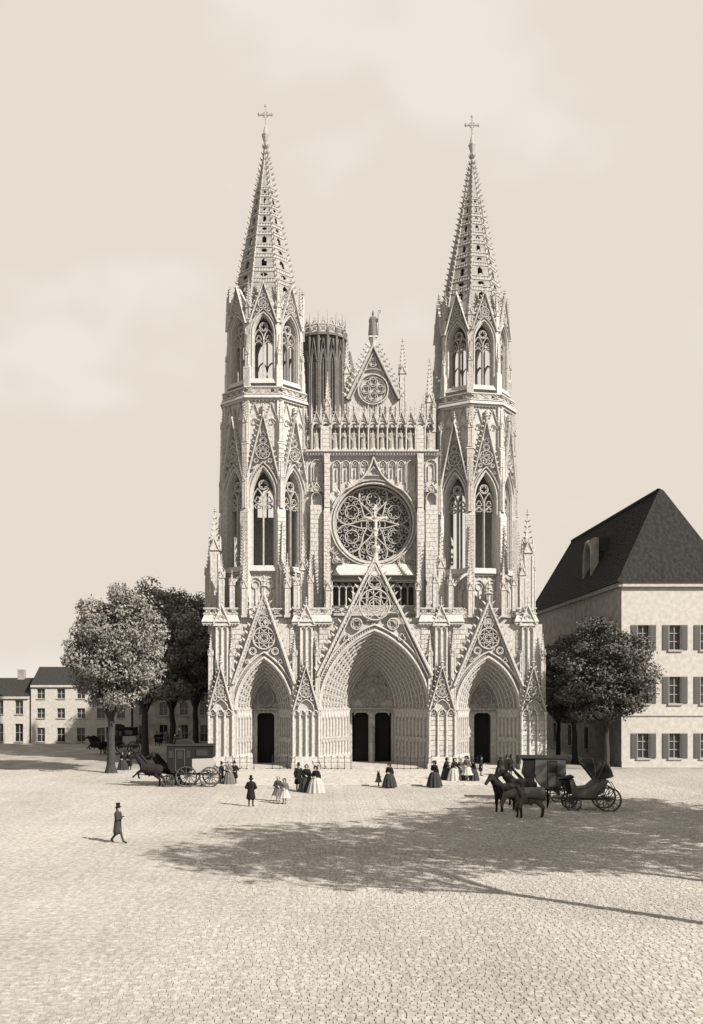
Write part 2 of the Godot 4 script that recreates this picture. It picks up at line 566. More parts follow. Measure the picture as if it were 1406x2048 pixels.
func balustrade(mb: MB, x0: float, x1: float, y0: float, y1: float, z: float) -> void:
	mb.box(x0, x1, y1 - 0.12, y1, z - 0.18, z + 0.06)
	mb.box(x0, x1, y0, y0 + 0.1, z - 0.18, z + 0.06)
	var k := maxi(1, int(round((x1 - x0) / ((y1 - y0) * 1.25))))
	var w := (x1 - x0) / k
	for i in k:
		var a := x0 + w * i
		mb.line(a, y0 + 0.1, a + w, y1 - 0.12, 0.09, z - 0.14, z)
		mb.line(a, y1 - 0.12, a + w, y0 + 0.1, 0.09, z - 0.14, z)
		mb.bar(foil(a + w * 0.5, (y0 + y1) * 0.5, (y1 - y0) * 0.26, 4, PI / 4, 3), 0.06, z - 0.12, z + 0.03, true)

func plain_gable(mb: MB, x: float, half: float, y0: float, y1: float, z0: float, z1: float, w: float, cs: float) -> void:
	mb.prism(PackedVector2Array([Vector2(x - half, y0), Vector2(x, y1), Vector2(x + half, y0)]), z0, z1 - w * 0.7)
	mb.rake(x, half, y0, y1, z1 - w * 0.7, z1 + w * 0.3, w, cs, cs * 4.0)
	var cy := y0 + (y1 - y0) * 0.33
	mb.bar(ring(x, cy, half * 0.36, 12), w * 0.6, z1 - w * 0.7, z1, true)
	mb.bar(foil(x, cy, half * 0.28, 4, PI / 2, 4), w * 0.45, z1 - w * 0.7, z1 - 0.02, true)

# ---------------------------------------------------------------- porch
func buttress(church: Node3D, x: float, half: float, panels: int, apex: float, shift: float, blocks: bool) -> void:
	var b := part("buttress", church)
	var mb := MB.new()
	mb.box(x - half - 0.22, x + half + 0.22, 0.0, 0.55, -3.4, 0.24)
	mb.taper(x - half - 0.14, x + half + 0.14, 0.55, 1.25, -3.4, 0.16, 0.1)
	mb.box(x - half, x + half, 1.2, 5.5, -3.4, -0.28)
	mb.box(x - half + 0.1, x + half - 0.1, 5.5, 13.75, -3.4, -1.1)
	commit(mb, "pier", M.stone, b)
	var w := 2.0 * half / panels
	for i in panels + 1:
		var cx := x - half + w * i
		var cm := MB.new()
		cm.frustum(cx, -0.12, 1.15, 1.4, 0.19, 0.13, 8)
		cm.frustum(cx, -0.12, 1.4, 5.15, 0.105, 0.1, 8)
		cm.frustum(cx, -0.12, 5.1, 5.42, 0.11, 0.22, 8)
		commit(cm, "colonnette", M.stone_c, b)
	var am := MB.new()
	for i in panels:
		var cx := x - half + w * (i + 0.5)
		am.bar(arch(cx, w * 0.46, 5.15, w * 0.75, 6), 0.13, -0.28, 0.02)
		am.bar(foil(cx, 5.25, w * 0.26, 3, PI / 2, 4), 0.08, -0.28, -0.08, true)
	am.box(x - half - 0.12, x + half + 0.12, 5.42, 5.58, -0.6, -0.24)
	commit(am, "arcade", M.stone, b)
	if blocks:
		for i in panels:
			var cx := x - half + w * (i + 0.5)
			ashlar(b, Transform3D(), cx - w * 0.5 + 0.1, cx + w * 0.5 - 0.1, 1.3, 5.1, -0.28, 0.46, 0.6, w < 0.8)
	# the tall gable over the arcade
	var g := MB.new()
	g.prism(PackedVector2Array([Vector2(x - half, 5.58), Vector2(x, apex), Vector2(x + half, 5.58)]), -1.0, -0.42)
	g.rake(x, half, 5.6, apex, -0.42, 0.0, 0.2, 0.24, 1.1)
	gable_tracery(g, x, half, 5.6, apex, -0.42, -0.12, 0.13, 6.7)
	g.bar(arch(x, half * 0.62, 5.62, 1.0, 6), 0.12, -0.42, -0.1)
	commit(g, "gable", M.stone, b)
	# the shaft that rises behind it
	var sm := MB.new()
	var sx := x + shift
	sm.box(sx - 0.62, sx + 0.62, 7.0, 13.7, -1.2, -0.72)
	for s in [-1.0, 0.0, 1.0]:
		sm.line(sx + s * 0.52, 8.0, sx + s * 0.52, 13.4, 0.16, -0.72, -0.5)
	for s in [-1.0, 1.0]:
		sm.bar(arch(sx + s * 0.26, 0.22, 13.1, 0.4, 5), 0.09, -0.72, -0.54)
	plain_gable(sm, sx, 0.78, 13.7, 15.5, -1.3, -0.45, 0.16, 0.2)
	sm.box(sx - 0.85, sx + 0.85, 13.55, 13.72, -1.3, -0.5)
	commit(sm, "shaft", M.stone_c, b)
	for s in [-1.0, 1.0]:
		var pm := MB.new()
		pm.pinnacle(x + s * (half - 0.12), -0.75, 5.58, 0.4, 5.2, 1.75)
		commit(pm, "pinnacle", M.stone, b)

func portal(church: Node3D, x: float, a0: float, h0: float, a1: float, h1: float, depth: float, orders: int, ys: float, g_half: float, g_y0: float, g_y1: float, doors: int, wall_x0: float, wall_x1: float, fin: float) -> Node3D:
	var p := part("portal", church)
	var zf := -0.9
	var zt := zf - depth
	var k := 14
	var wm := MB.new()
	wm.pierced(wall_x0, wall_x1, 0.0, 13.75, doorway(x, a0, 0.0, ys, h0, k), zf - 0.5, zf)
	commit(wm, "wall", M.stone, p)
	# moulded, splayed jambs and archivolts in one sweep
	var prof: Array = []
	var dt := 1.0 / orders
	var b := 0.105
	for i in orders:
		for q in [[0.0, 0.0], [0.06, b * 0.8], [0.2, b * 1.3], [0.36, b * 0.8], [0.44, -b * 0.2], [0.5, -b * 1.0], [0.95, -b * 1.0]]:
			prof.append([(i + q[0]) * dt, q[1]])
	prof.append([1.0, 0.0])
	var rows: Array = []
	for q in prof:
		var a: float = lerpf(a0, a1, q[0]) - q[1] * 0.7
		var h: float = lerpf(h0, h1, q[0]) - q[1] * 0.9
		var z: float = lerpf(zf, zt, q[0]) + q[1] * 0.7
		var row := PackedVector3Array()
		for e in doorway(x, a, 0.3, ys, h, k):
			row.append(Vector3(e.x, e.y, z))
		rows.append(row)
	var sm := MB.new()
	sm.sweep(rows)
	commit(sm, "archivolt", M.stone, p)
	# plinth, capitals, canopies and small carved figures that follow the splay
	var pms := [MB.new(), MB.new()]
	var cms := [MB.new(), MB.new()]
	var fm := MB.new()
	for i in orders:
		var t := (i + 0.72) * dt
		var a := lerpf(a0, a1, t)
		var h := lerpf(h0, h1, t)
		var z := lerpf(zf, zt, t) - b * 0.2
		var t2 := (i + 0.2) * dt
		for s in [-1.0, 1.0]:
			var pm: MB = pms[0 if s < 0 else 1]
			var cm: MB = cms[0 if s < 0 else 1]
			var jx: float = x + s * a
			var rx: float = x + s * lerpf(a0, a1, t2)
			var rz := lerpf(zf, zt, t2)
			pm.box(rx - 0.17, rx + 0.17, 0.12, 1.15, rz - 0.25, rz + 0.2)
			pm.frustum(rx, rz, 1.15, 1.4, 0.2, 0.13, 8)
			cm.frustum(rx, rz, ys - 0.42, ys - 0.05, 0.12, 0.25, 8)
			cm.box(rx - 0.22, rx + 0.22, ys - 0.05, ys + 0.08, rz - 0.22, rz + 0.22)
			if i < orders - 1:
				# niche canopy above, pedestal below
				cm.frustum(jx, z, ys - 0.75, ys - 0.5, 0.2, 0.24, 6)
				cm.frustum(jx, z, ys - 0.5, ys + 0.35, 0.22, 0.03, 6)
				cm.frustum(jx, z, 2.5, 2.85, 0.1, 0.22, 8)
				cm.box(jx - 0.2, jx + 0.2, 2.85, 3.0, z - 0.2, z + 0.2)
				for e in 3:
					cm.octa(Vector3(jx + (e - 1) * 0.14, ys - 0.82, z + 0.16), 0.06, 0.12, 0.06)
		var line := arch(x, a, ys, h, 24)
		var acc := 0.0
		for e in range(1, line.size()):
			acc += line[e].distance_to(line[e - 1])
			if acc > 0.52:
				acc = 0.0
				var q := Vector3(line[e].x, line[e].y, z + 0.02)
				var tan := (line[e] - line[e - 1]).normalized()
				var up := tan if line[e].x < x else -tan
				fm.xf = Transform3D(Basis(Vector3(up.y, -up.x, 0), Vector3(up.x, up.y, 0), Vector3(0, 0, 1)), q)
				fm.octa(Vector3(0, 0, 0), 0.11, 0.2, 0.12)
				fm.octa(Vector3(0, 0.18, 0.02), 0.07, 0.075, 0.07)
				fm.box(-0.12, 0.12, -0.26, -0.2, -0.1, 0.13)
	fm.xf = Transform3D()
	for q in 2:
		commit(pms[q], "plinth", M.stone_c, p)
		commit(cms[q], "niche_carving", M.stone, p)
	commit(fm, "archivolt_carving", M.stone_b, p).set_meta("kind", "stuff")
	# hood mould with its row of beads, in front of the wall
	var hm := MB.new()
	hm.bar(arch(x, a0 + 0.1, ys, h0 + 0.12, k), 0.26, zf, zf + 0.28)
	hm.bar(arch(x, a0 + 0.52, ys, h0 + 0.62, k), 0.2, zf, zf + 0.34)
	var bead := arch(x, a0 + 0.32, ys, h0 + 0.38, 40)
	for e in range(1, bead.size()):
		hm.octa(Vector3(bead[e].x, bead[e].y, zf + 0.06), 0.09, 0.09, 0.12)
	commit(hm, "hood_mould", M.stone_c, p)
	# openwork gable
	var gm := MB.new()
	gm.rake(x, g_half, g_y0, g_y1, zf + 0.1, zf + 0.62, 0.34, 0.0, 0.0)
	gm.rake(x, g_half * 0.93, g_y0, g_y1 - 0.75, zf + 0.1, zf + 0.45, 0.16, 0.0, 0.0)
	gable_tracery(gm, x, g_half * 0.9, g_y0, g_y1 - 0.6, zf + 0.12, zf + 0.42, 0.17, ys + h0 + 0.75)
	var l := Vector2(g_half, g_y1 - g_y0).length()
	for s in [-1.0, 1.0]:
		for e in int(l / 0.36):
			var t: float = (e + 0.5) / int(l / 0.36)
			gm.octa(Vector3(x + s * (g_half - 0.16) * (1 - t), lerpf(g_y0, g_y1 - 0.3, t), zf + 0.5), 0.08, 0.1, 0.09)
	commit(gm, "gable", M.stone, p)
	var ck := MB.new()
	ck.crocket(Vector3.ZERO, Vector3(0.85, 0.5, 0).normalized(), 0.42)
	var first := commit(ck, "crocket", M.stone_b, p)
	first.position = Vector3(x + g_half * 0.97, g_y0 + 0.3, zf + 0.35)
	var n := int(l / 0.72)
	for s in [-1.0, 1.0]:
		var out := Vector2(s * (g_y1 - g_y0) / l, g_half / l) * 0.18
		for e in n:
			var t: float = (e + 0.6) / n
			put(first.mesh, "crocket", M.stone_b, p, Transform3D(Basis.from_scale(Vector3(s, 1, 1)), Vector3(x + s * g_half * (1 - t) + out.x, lerpf(g_y0, g_y1, t) + out.y, zf + 0.35)))
	if fin > 0.0:
		var nm := MB.new()
		nm.finial(x, g_y1, zf + 0.35, fin)
		commit(nm, "finial", M.stone_b, p)
	# tympanum, lintel and doors
	var dw := 0.84 if doors == 1 else 0.93
	var dtop := ys - 0.72
	var tm := MB.new()
	var pts := arch(x, a1 + 0.05, ys, h1 + 0.05, 10)
	tm.prism(pts, zt - 0.5, zt)
	tm.box(x - a1 - 0.05, x + a1 + 0.05, dtop + 0.35, ys, zt - 0.5, zt + 0.02)
	tm.box(x - a1 - 0.05, x + a1 + 0.05, ys - 0.06, ys + 0.1, zt, zt + 0.2)
	var cy := ys + h1 * 0.4
	var cr := minf(a1 * 0.68, h1 * 0.36)
	tm.bar(ring(x, cy, cr, 20), 0.14, zt, zt + 0.2, true)
	tm.bar(foil(x, cy, cr * 0.42, 5, PI / 2, 4), 0.1, zt, zt + 0.2, true)
	for e in 8:
		var t := TAU * (e + 0.5) / 8
		tm.bar(foil(x + cr * 0.72 * cos(t), cy + cr * 0.72 * sin(t), cr * 0.24, 3, t, 4), 0.07, zt, zt + 0.17, true)
		tm.bar(ring(x + cr * 1.22 * cos(t), cy + cr * 1.22 * sin(t), cr * 0.15, 8), 0.06, zt, zt + 0.15, true)
	commit(tm, "tympanum", M.stone_d, p)
	var fr := MB.new()
	fr.box(x - a1 - 0.05, x - dw * doors - 0.1 * (doors - 1), 0.3, dtop + 0.35, zt - 0.9, zt + 0.02)
	fr.box(x + dw * doors + 0.1 * (doors - 1), x + a1 + 0.05, 0.3, dtop + 0.35, zt - 0.9, zt + 0.02)
	if doors == 2:
		fr.box(x - 0.3, x + 0.3, 0.3, dtop + 0.35, zt - 0.7, zt + 0.06)
		fr.frustum(x, zt + 0.2, 0.3, 2.0, 0.24, 0.18, 8)
		fr.frustum(x, zt + 0.2, 2.0, 2.25, 0.18, 0.28, 8)
		fr.frustum(x, zt + 0.2, dtop - 0.1, dtop + 0.25, 0.3, 0.2, 6)
	for e in int(a1 * 2 / 0.4):
		fr.bar(arch(x - a1 + 0.2 + 0.4 * e, 0.18, dtop + 0.42, 0.2, 4), 0.06, zt, zt + 0.14)
	commit(fr, "door_frame", M.stone_b, p)
	for e in doors:
		var dx := x if doors == 1 else x + (2 * e - 1) * (dw + 0.1)
		var half := dw if doors == 1 else dw - 0.2
		var dm := MB.new()
		dm.box(dx - half, dx + half, 0.3, dtop + 0.4, zt - 0.85, zt - 0.75)
		for q in 6:
			var px := dx - half + half * (2 * q + 1) / 6.0
			dm.line(px, 0.35, px, dtop + 0.3, half * 0.3, zt - 0.75, zt - 0.7, 0.8)
		commit(dm, "door", M.wood, p)
		# rounded upper corners of the doorway
		for s in [-1.0, 1.0]:
			var hm2 := MB.new()
			var poly := PackedVector2Array([Vector2(dx + s * half, dtop + 0.36)])
			for q in 6:
				var t := PI / 2 * q / 5.0
				poly.append(Vector2(dx + s * (half - 0.4 + 0.4 * cos(t)), dtop - 0.05 + 0.4 * sin(t)))
			if s < 0:
				poly.reverse()
			hm2.prism(poly, zt - 0.7, zt)
			commit(hm2, "door_head", M.stone_b, p)
	# steps
	for e in 2:
		var st := MB.new()
		var hw := a0 - 0.25 - e * 0.3
		st.box(x - hw, x + hw, 0.1 + 0.001 * e, 0.17 + e * 0.15, zt - 1.0, zf + 0.9 - e * 0.75)
		commit(st, "step", M.flag_b, p)
	return p

# ---------------------------------------------------------------- octagonal tower with its spire
func tower(church: Node3D, cx: float, cz: float, a: float, turn: float, blind: Array, back_fill: float) -> Node3D:
	var tw := part("tower", church)
	var base := Transform3D(Basis(Vector3.UP, turn), Vector3(cx, 0, cz))
	var e := a * 0.41421
	var ab := a * 0.885
	var eb := ab * 0.41421
	var body := MB.new()
	var bel := MB.new()
	for f in 8:
		var fx := base * Transform3D(Basis(Vector3.UP, f * PI / 4), Vector3.ZERO)
		var o := fx * Transform3D(Basis(), Vector3(0, 0, a))
		body.xf = o
		# foot with its blind panels
		body.box(-e, e, 13.5, 18.9, -0.9, 0)
		var seen: bool = f in [0, 1, 2, 6, 7]
		if seen:
			var fm := MB.new()
			fm.xf = o
			for s in [-1.0, 1.0]:
				fm.bar(doorway(s * e * 0.44, e * 0.38, 15.7, 17.6, 0.75, 6), 0.13, 0, 0.16)
				fm.bar(ring(s * e * 0.44, 17.65, e * 0.22, 12), 0.09, 0, 0.13, true)
				fm.line(s * e * 0.44, 15.7, s * e * 0.44, 17.3, 0.1, 0, 0.12)
			fm.box(-e, e, 18.75, 18.95, 0, 0.22)
			for q in 6:
				fm.octa(Vector3(lerpf(-e, e, (q + 0.5) / 6.0), 18.62, 0.08), 0.1, 0.1, 0.1)
			fm.taper(-e * 0.92, e * 0.92, 18.95, 19.5, -0.85, 0.42, 0.2)
			commit(fm, "panel", M.stone, tw)
		# tall stage
		var ow := e * 0.66
		var is_blind: bool = f in blind
		body.pierced(-e, e, 18.9, 35.5, doorway(0, ow, 19.5, 26.3, 2.5, 8), -0.9, 0)
		if is_blind:
			body.prism(doorway(0, ow + 0.02, 19.4, 26.3, 2.5, 8), -0.8, -0.62)
		elif f == 4 and back_fill > 0.0:
			body.box(-ow, ow, 19.4, back_fill, -0.8, -0.6)
		if seen or not is_blind:
			var wm := MB.new()
			wm.xf = o
			if seen:
				two_lights(wm, 0, ow, 19.5, 26.3, 2.5, -0.6, -0.25, 0.17, 2)
			else:
				wm.line(0, 19.5, 0, 28.0, 0.17, -0.6, -0.25)
			commit(wm, "window_tracery", M.stone_b, tw)
		if seen:
			var gm := MB.new()
			gm.xf = o
			gm.bar(doorway(0, ow + 0.16, 19.5, 26.3, 2.75, 8), 0.2, 0, 0.2)
			gm.bar(arch(0, ow + 0.42, 26.3, 3.15, 8), 0.15, 0, 0.32)
			var bd := arch(0, ow + 0.3, 26.3, 2.95, 14)
			for q in bd:
				gm.octa(Vector3(q.x, q.y, 0.08), 0.07, 0.08, 0.1)
			for s in [-1.0, 1.0]:
				for q in [0.8, 0.93]:
					gm.frustum(s * e * q, 0.06, 19.5, 28.0 if q < 0.9 else 35.3, 0.075, 0.065, 6)
			gm.rake(0, e * 0.93, 28.0, 34.0, 0.1, 0.5, 0.2, 0.27, 1.1)
			gable_tracery(gm, 0, e * 0.86, 28.0, 33.6, 0.12, 0.38, 0.11, 29.6)
			commit(gm, "gable", M.stone, tw)
			var bm := MB.new()
			bm.xf = o
			for s in [-1.0, 1.0]:
				bm.bar(doorway(s * e * 0.5, e * 0.33, 30.2, 33.0, 0.7, 6), 0.11, 0, 0.14)
				bm.rake(s * e * 0.5, e * 0.4, 33.4, 35.2, 0.0, 0.16, 0.1, 0.14, 0.35)
				bm.bar(foil(s * e * 0.5, 33.3, e * 0.17, 3, PI / 2, 4), 0.06, 0, 0.1, true)
			bm.frustum(0, 0.15, 33.6, 35.0, 0.14, 0.09, 6)
			commit(bm, "blind_arcade", M.stone, tw)
		# cornice and balustrade
		var cm := MB.new()
		cm.xf = o
		cm.box(-e * 1.06, e * 1.06, 35.42, 35.62, -0.9, 0.22)
		cm.taper(-e * 1.12, e * 1.12, 35.62, 35.9, -0.9, 0.42, 0.1)
		for q in 9:
			cm.octa(Vector3(lerpf(-e, e, (q + 0.5) / 9.0), 35.38, 0.16), 0.09, 0.09, 0.1)
		balustrade(cm, -e * 1.03, e * 1.03, 36.0, 36.75, 0.2)
		commit(cm, "balustrade", M.stone_c, tw)
		# belfry
		var ob := fx * Transform3D(Basis(), Vector3(0, 0, ab))
		bel.xf = ob
		var bw := eb * 0.66
		bel.pierced(-eb, eb, 35.7, 44.9, doorway(0, bw, 37.6, 42.0, 1.9, 8), -0.75, 0)
		var bt := MB.new()
		bt.xf = ob
		if seen:
			two_lights(bt, 0, bw, 37.6, 42.0, 1.9, -0.5, -0.2, 0.15, 1)
		else:
			bt.line(0, 37.6, 0, 43.6, 0.15, -0.5, -0.2)
			bt.bar(arch(-bw * 0.5, bw * 0.46, 40.6, 0.8, 5), 0.12, -0.5, -0.2)
			bt.bar(arch(bw * 0.5, bw * 0.46, 40.6, 0.8, 5), 0.12, -0.5, -0.2)
		commit(bt, "belfry_window", M.stone_b, tw)
		if seen:
			var bg := MB.new()
			bg.xf = ob
			bg.bar(doorway(0, bw + 0.13, 37.6, 42.0, 2.1, 8), 0.16, 0, 0.18)
			bg.bar(arch(0, bw + 0.33, 42.0, 2.4, 8), 0.13, 0, 0.26)
			bg.taper(-eb * 0.95, eb * 0.95, 37.15, 37.65, -0.7, 0.4, 0.22)
			bg.rake(0, eb * 0.95, 43.0, 46.9, 0.05, 0.42, 0.17, 0.24, 0.9)
			bg.prism(PackedVector2Array([Vector2(-eb * 0.9, 44.6), Vector2(0, 46.8), Vector2(eb * 0.9, 44.6)]), -0.3, 0.05)
			gable_tracery(bg, 0, eb * 0.86, 43.0, 46.5, 0.08, 0.3, 0.1, 44.3)
			commit(bg, "belfry_gable", M.stone, tw)
		# corner pier with its pinnacles
		var kx := base * Transform3D(Basis(Vector3.UP, (f + 0.5) * PI / 4), Vector3.ZERO)
		var km := MB.new()
		km.xf = kx * Transform3D(Basis(), Vector3(0, 0, a / cos(PI / 8)))
		km.box(-0.34, 0.34, 13.5, 35.4, -0.5, 0.12)
		if seen or f == 5:
			km.box(-0.44, 0.44, 13.5, 24.6, -0.4, 0.42)
			km.taper(-0.46, 0.46, 24.6, 25.1, -0.4, 0.44, 0.14)
			km.box(-0.3, 0.3, 24.9, 31.2, -0.4, 0.3)
			km.taper(-0.38, 0.38, 31.2, 31.5, -0.4, 0.36, 0.1)
		commit(km, "pier", M.stone_c, tw)
		if seen:
			ashlar(tw, km.xf, -0.43, 0.43, 15.6, 24.5, 0.42, 0.42, 1.0, true)
			ashlar(tw, km.xf, -0.29, 0.29, 25.2, 31.1, 0.30, 0.42, 1.0, true)
			var p0 := MB.new()
			p0.xf = km.xf
			p0.pinnacle(0, 0.62, 14.4, 0.46, 4.6, 4.4)
			commit(p0, "pinnacle", M.stone, tw)
			var p3 := MB.new()
			p3.xf = km.xf
			p3.pinnacle(0, 0.36, 25.0, 0.3, 2.6, 2.6)
			commit(p3, "pinnacle", M.stone, tw)
			var p1 := MB.new()
			p1.xf = km.xf
			p1.pinnacle(0, 0.12, 31.4, 0.42, 1.9, 2.2)
			commit(p1, "pinnacle", M.stone, tw)
		var kb := MB.new()
		kb.xf = kx * Transform3D(Basis(), Vector3(0, 0, ab / cos(PI / 8)))
		kb.box(-0.24, 0.24, 35.7, 43.2, -0.3, 0.14)
		kb.box(-0.32, 0.32, 35.7, 38.6, -0.2, 0.4)
		kb.taper(-0.34, 0.34, 38.6, 38.95, -0.2, 0.42, 0.1)
		kb.pinnacle(0, 0.18, 38.7, 0.34, 1.3, 1.7)
		commit(kb, "belfry_pier", M.stone_c, tw)
		var p2 := MB.new()
		p2.xf = kb.xf
		p2.pinnacle(0, -0.05, 43.1, 0.44, 1.5, 2.5)
		commit(p2, "pinnacle", M.stone, tw)
	commit(body, "tower_wall", M.stone, tw)
	commit(bel, "belfry_wall", M.stone, tw)
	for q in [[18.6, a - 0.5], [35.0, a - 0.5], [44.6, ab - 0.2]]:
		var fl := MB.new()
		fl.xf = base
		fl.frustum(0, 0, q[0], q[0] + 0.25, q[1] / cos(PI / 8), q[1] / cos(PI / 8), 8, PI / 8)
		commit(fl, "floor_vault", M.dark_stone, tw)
	# spire
	var y0 := 44.8
	var y1 := 61.9
	var sa := ab * 0.93
	var sp := MB.new()
	var bands := MB.new()
	var ap := func(y: float) -> float: return sa * (y1 - y) / (y1 - y0) + 0.06
	var lv: Array = []   # [y from, y to, kind]
	var y := 46.2
	while y < 57.0:
		var q: float = lerpf(1.0, 0.62, (y - 46.2) / 11.0)
		lv.append([y, y + 1.15 * q, 1])
		lv.append([y + 1.15 * q, y + 1.62 * q, 0])
		lv.append([y + 1.62 * q, y + 2.3 * q, 2])
		lv.append([y + 2.3 * q, y + 2.77 * q, 0])
		y += 2.77 * q
	var top_y := y
	for f in 8:
		var fx := base * Transform3D(Basis(Vector3.UP, f * PI / 4), Vector3.ZERO)
		sp.xf = fx
		bands.xf = fx
		var pt := func(u: float, yy: float, off: float) -> Vector3:
			var r: float = ap.call(yy)
			return Vector3(u * r * 0.41421, yy, r + off)
		var segs: Array = [[y0, 46.2, 9]]
		segs.append_array(lv)
		segs.append([top_y, y1, 9])
		for s in segs:
			var ya: float = s[0]
			var yb: float = s[1]
			if s[2] == 1 or s[2] == 2:
				var u := 0.26 if s[2] == 1 else 0.3
				var yc := lerpf(ya, yb, 0.1 if s[2] == 1 else 0.2)
				var yd := lerpf(ya, yb, 0.9 if s[2] == 1 else 0.8)
				sp.quad(pt.call(-1, ya, 0), pt.call(-1, yb, 0), pt.call(-u, yb, 0), pt.call(-u, ya, 0))
				sp.quad(pt.call(u, ya, 0), pt.call(u, yb, 0), pt.call(1, yb, 0), pt.call(1, ya, 0))
				sp.quad(pt.call(-u, ya, 0), pt.call(-u, yc, 0), pt.call(u, yc, 0), pt.call(u, ya, 0))
				sp.quad(pt.call(-u, yd, 0), pt.call(-u, yb, 0), pt.call(u, yb, 0), pt.call(u, yd, 0))
				sp.quad(pt.call(-u, yc, 0), pt.call(-u, yd, 0), pt.call(-u, yd, -0.25), pt.call(-u, yc, -0.25))
				sp.quad(pt.call(u, yc, -0.25), pt.call(u, yd, -0.25), pt.call(u, yd, 0), pt.call(u, yc, 0))
				sp.quad(pt.call(-u, yd, 0), pt.call(u, yd, 0), pt.call(u, yd, -0.25), pt.call(-u, yd, -0.25))
				if s[2] == 1:
					sp.tri(pt.call(-u, yd, -0.02), pt.call(-u, lerpf(yc, yd, 0.72), -0.02), pt.call(0, yd, -0.02))
					sp.tri(pt.call(u, yd, -0.02), pt.call(0, yd, -0.02), pt.call(u, lerpf(yc, yd, 0.72), -0.02))
				else:
					for c4 in [[-1, 0], [1, 0], [-1, 1], [1, 1]]:
						var ye := yd if c4[1] == 1 else yc
						var yf := lerpf(yd, yc, 0.34) if c4[1] == 1 else lerpf(yc, yd, 0.34)
						sp.tri(pt.call(u * c4[0], ye, -0.02), pt.call(u * c4[0] * 0.3, ye, -0.02), pt.call(u * c4[0], yf, -0.02))
			else:
				sp.quad(pt.call(-1, ya, 0), pt.call(-1, yb, 0), pt.call(1, yb, 0), pt.call(1, ya, 0))
			if s[2] == 0:
				var r: float = ap.call(ya) * 0.41421
				var k := maxi(3, int(r * 2 / 0.26))
				bands.quad(pt.call(-1.02, ya, 0.07), pt.call(-1.02, ya + 0.07, 0.07), pt.call(1.02, ya + 0.07, 0.07), pt.call(1.02, ya, 0.07))
				bands.quad(pt.call(-1.02, ya, 0.0), pt.call(-1.02, ya, 0.07), pt.call(1.02, ya, 0.07), pt.call(1.02, ya, 0.0))
				bands.quad(pt.call(-1.02, yb - 0.07, 0.07), pt.call(-1.02, yb, 0.02), pt.call(1.02, yb, 0.02), pt.call(1.02, yb - 0.07, 0.07))
				for q in k:
					var u0 := lerpf(-1, 1, float(q) / k)
					var u1 := lerpf(-1, 1, (q + 1.0) / k)
					var um := (u0 + u1) * 0.5
					bands.tri(pt.call(u0, ya + 0.05, 0.08), pt.call(um, yb - 0.05, 0.03), pt.call(um, ya + 0.05, 0.02))
					bands.tri(pt.call(um, ya + 0.05, 0.02), pt.call(um, yb - 0.05, 0.03), pt.call(u1, ya + 0.05, 0.08))
		# rib and crockets on the arris
		var rx := base * Transform3D(Basis(Vector3.UP, (f + 0.5) * PI / 4), Vector3.ZERO)
		bands.xf = rx
		var r0: float = ap.call(46.0) / cos(PI / 8)
		bands.tube([Vector3(0, 46.0, r0), Vector3(0, y1, 0.06)], [0.09, 0.05], 5)
		var cyy := 46.8
		while cyy < y1 - 0.3:
			var rr: float = ap.call(cyy) / cos(PI / 8)
			bands.crocket(Vector3(0, cyy, rr + 0.03), Vector3(0, 0.25, 1).normalized(), 0.34)
			cyy += 0.56
	commit(sp, "spire", M.spire, tw)
	commit(bands, "spire_carving", M.stone_b, tw)
	var cr := MB.new()
	cr.xf = base * Transform3D(Basis(Vector3.UP, -turn), Vector3.ZERO)
	for q in 8:
		cr.crocket(Vector3(0, 61.9, 0), Vector3(sin(TAU * q / 8), 0.4, cos(TAU * q / 8)).normalized(), 0.5)
	cr.frustum(0, 0, 61.8, 62.5, 0.1, 0.16, 8)
	cr.frustum(0, 0, 62.5, 63.3, 0.16, 0.4, 8)
	cr.frustum(0, 0, 63.3, 64.3, 0.3, 0.08, 8)
	cr.box(-0.075, 0.075, 64.2, 66.1, -0.075, 0.075)
	cr.box(-0.62, 0.62, 65.3, 65.45, -0.07, 0.07)
	for q in [Vector3(-0.66, 65.38, 0), Vector3(0.66, 65.38, 0), Vector3(0, 66.2, 0)]:
		cr.octa(q, 0.16, 0.16, 0.1)
		cr.octa(q + Vector3(0, 0.14, 0), 0.1, 0.1, 0.08)
		cr.octa(q - Vector3(0, 0.14, 0), 0.1, 0.1, 0.08)
	cr.bar(ring(0, 65.38, 0.28, 12), 0.07, -0.05, 0.05, true)
	commit(cr, "spire_cross", M.stone_d, tw)
	return tw

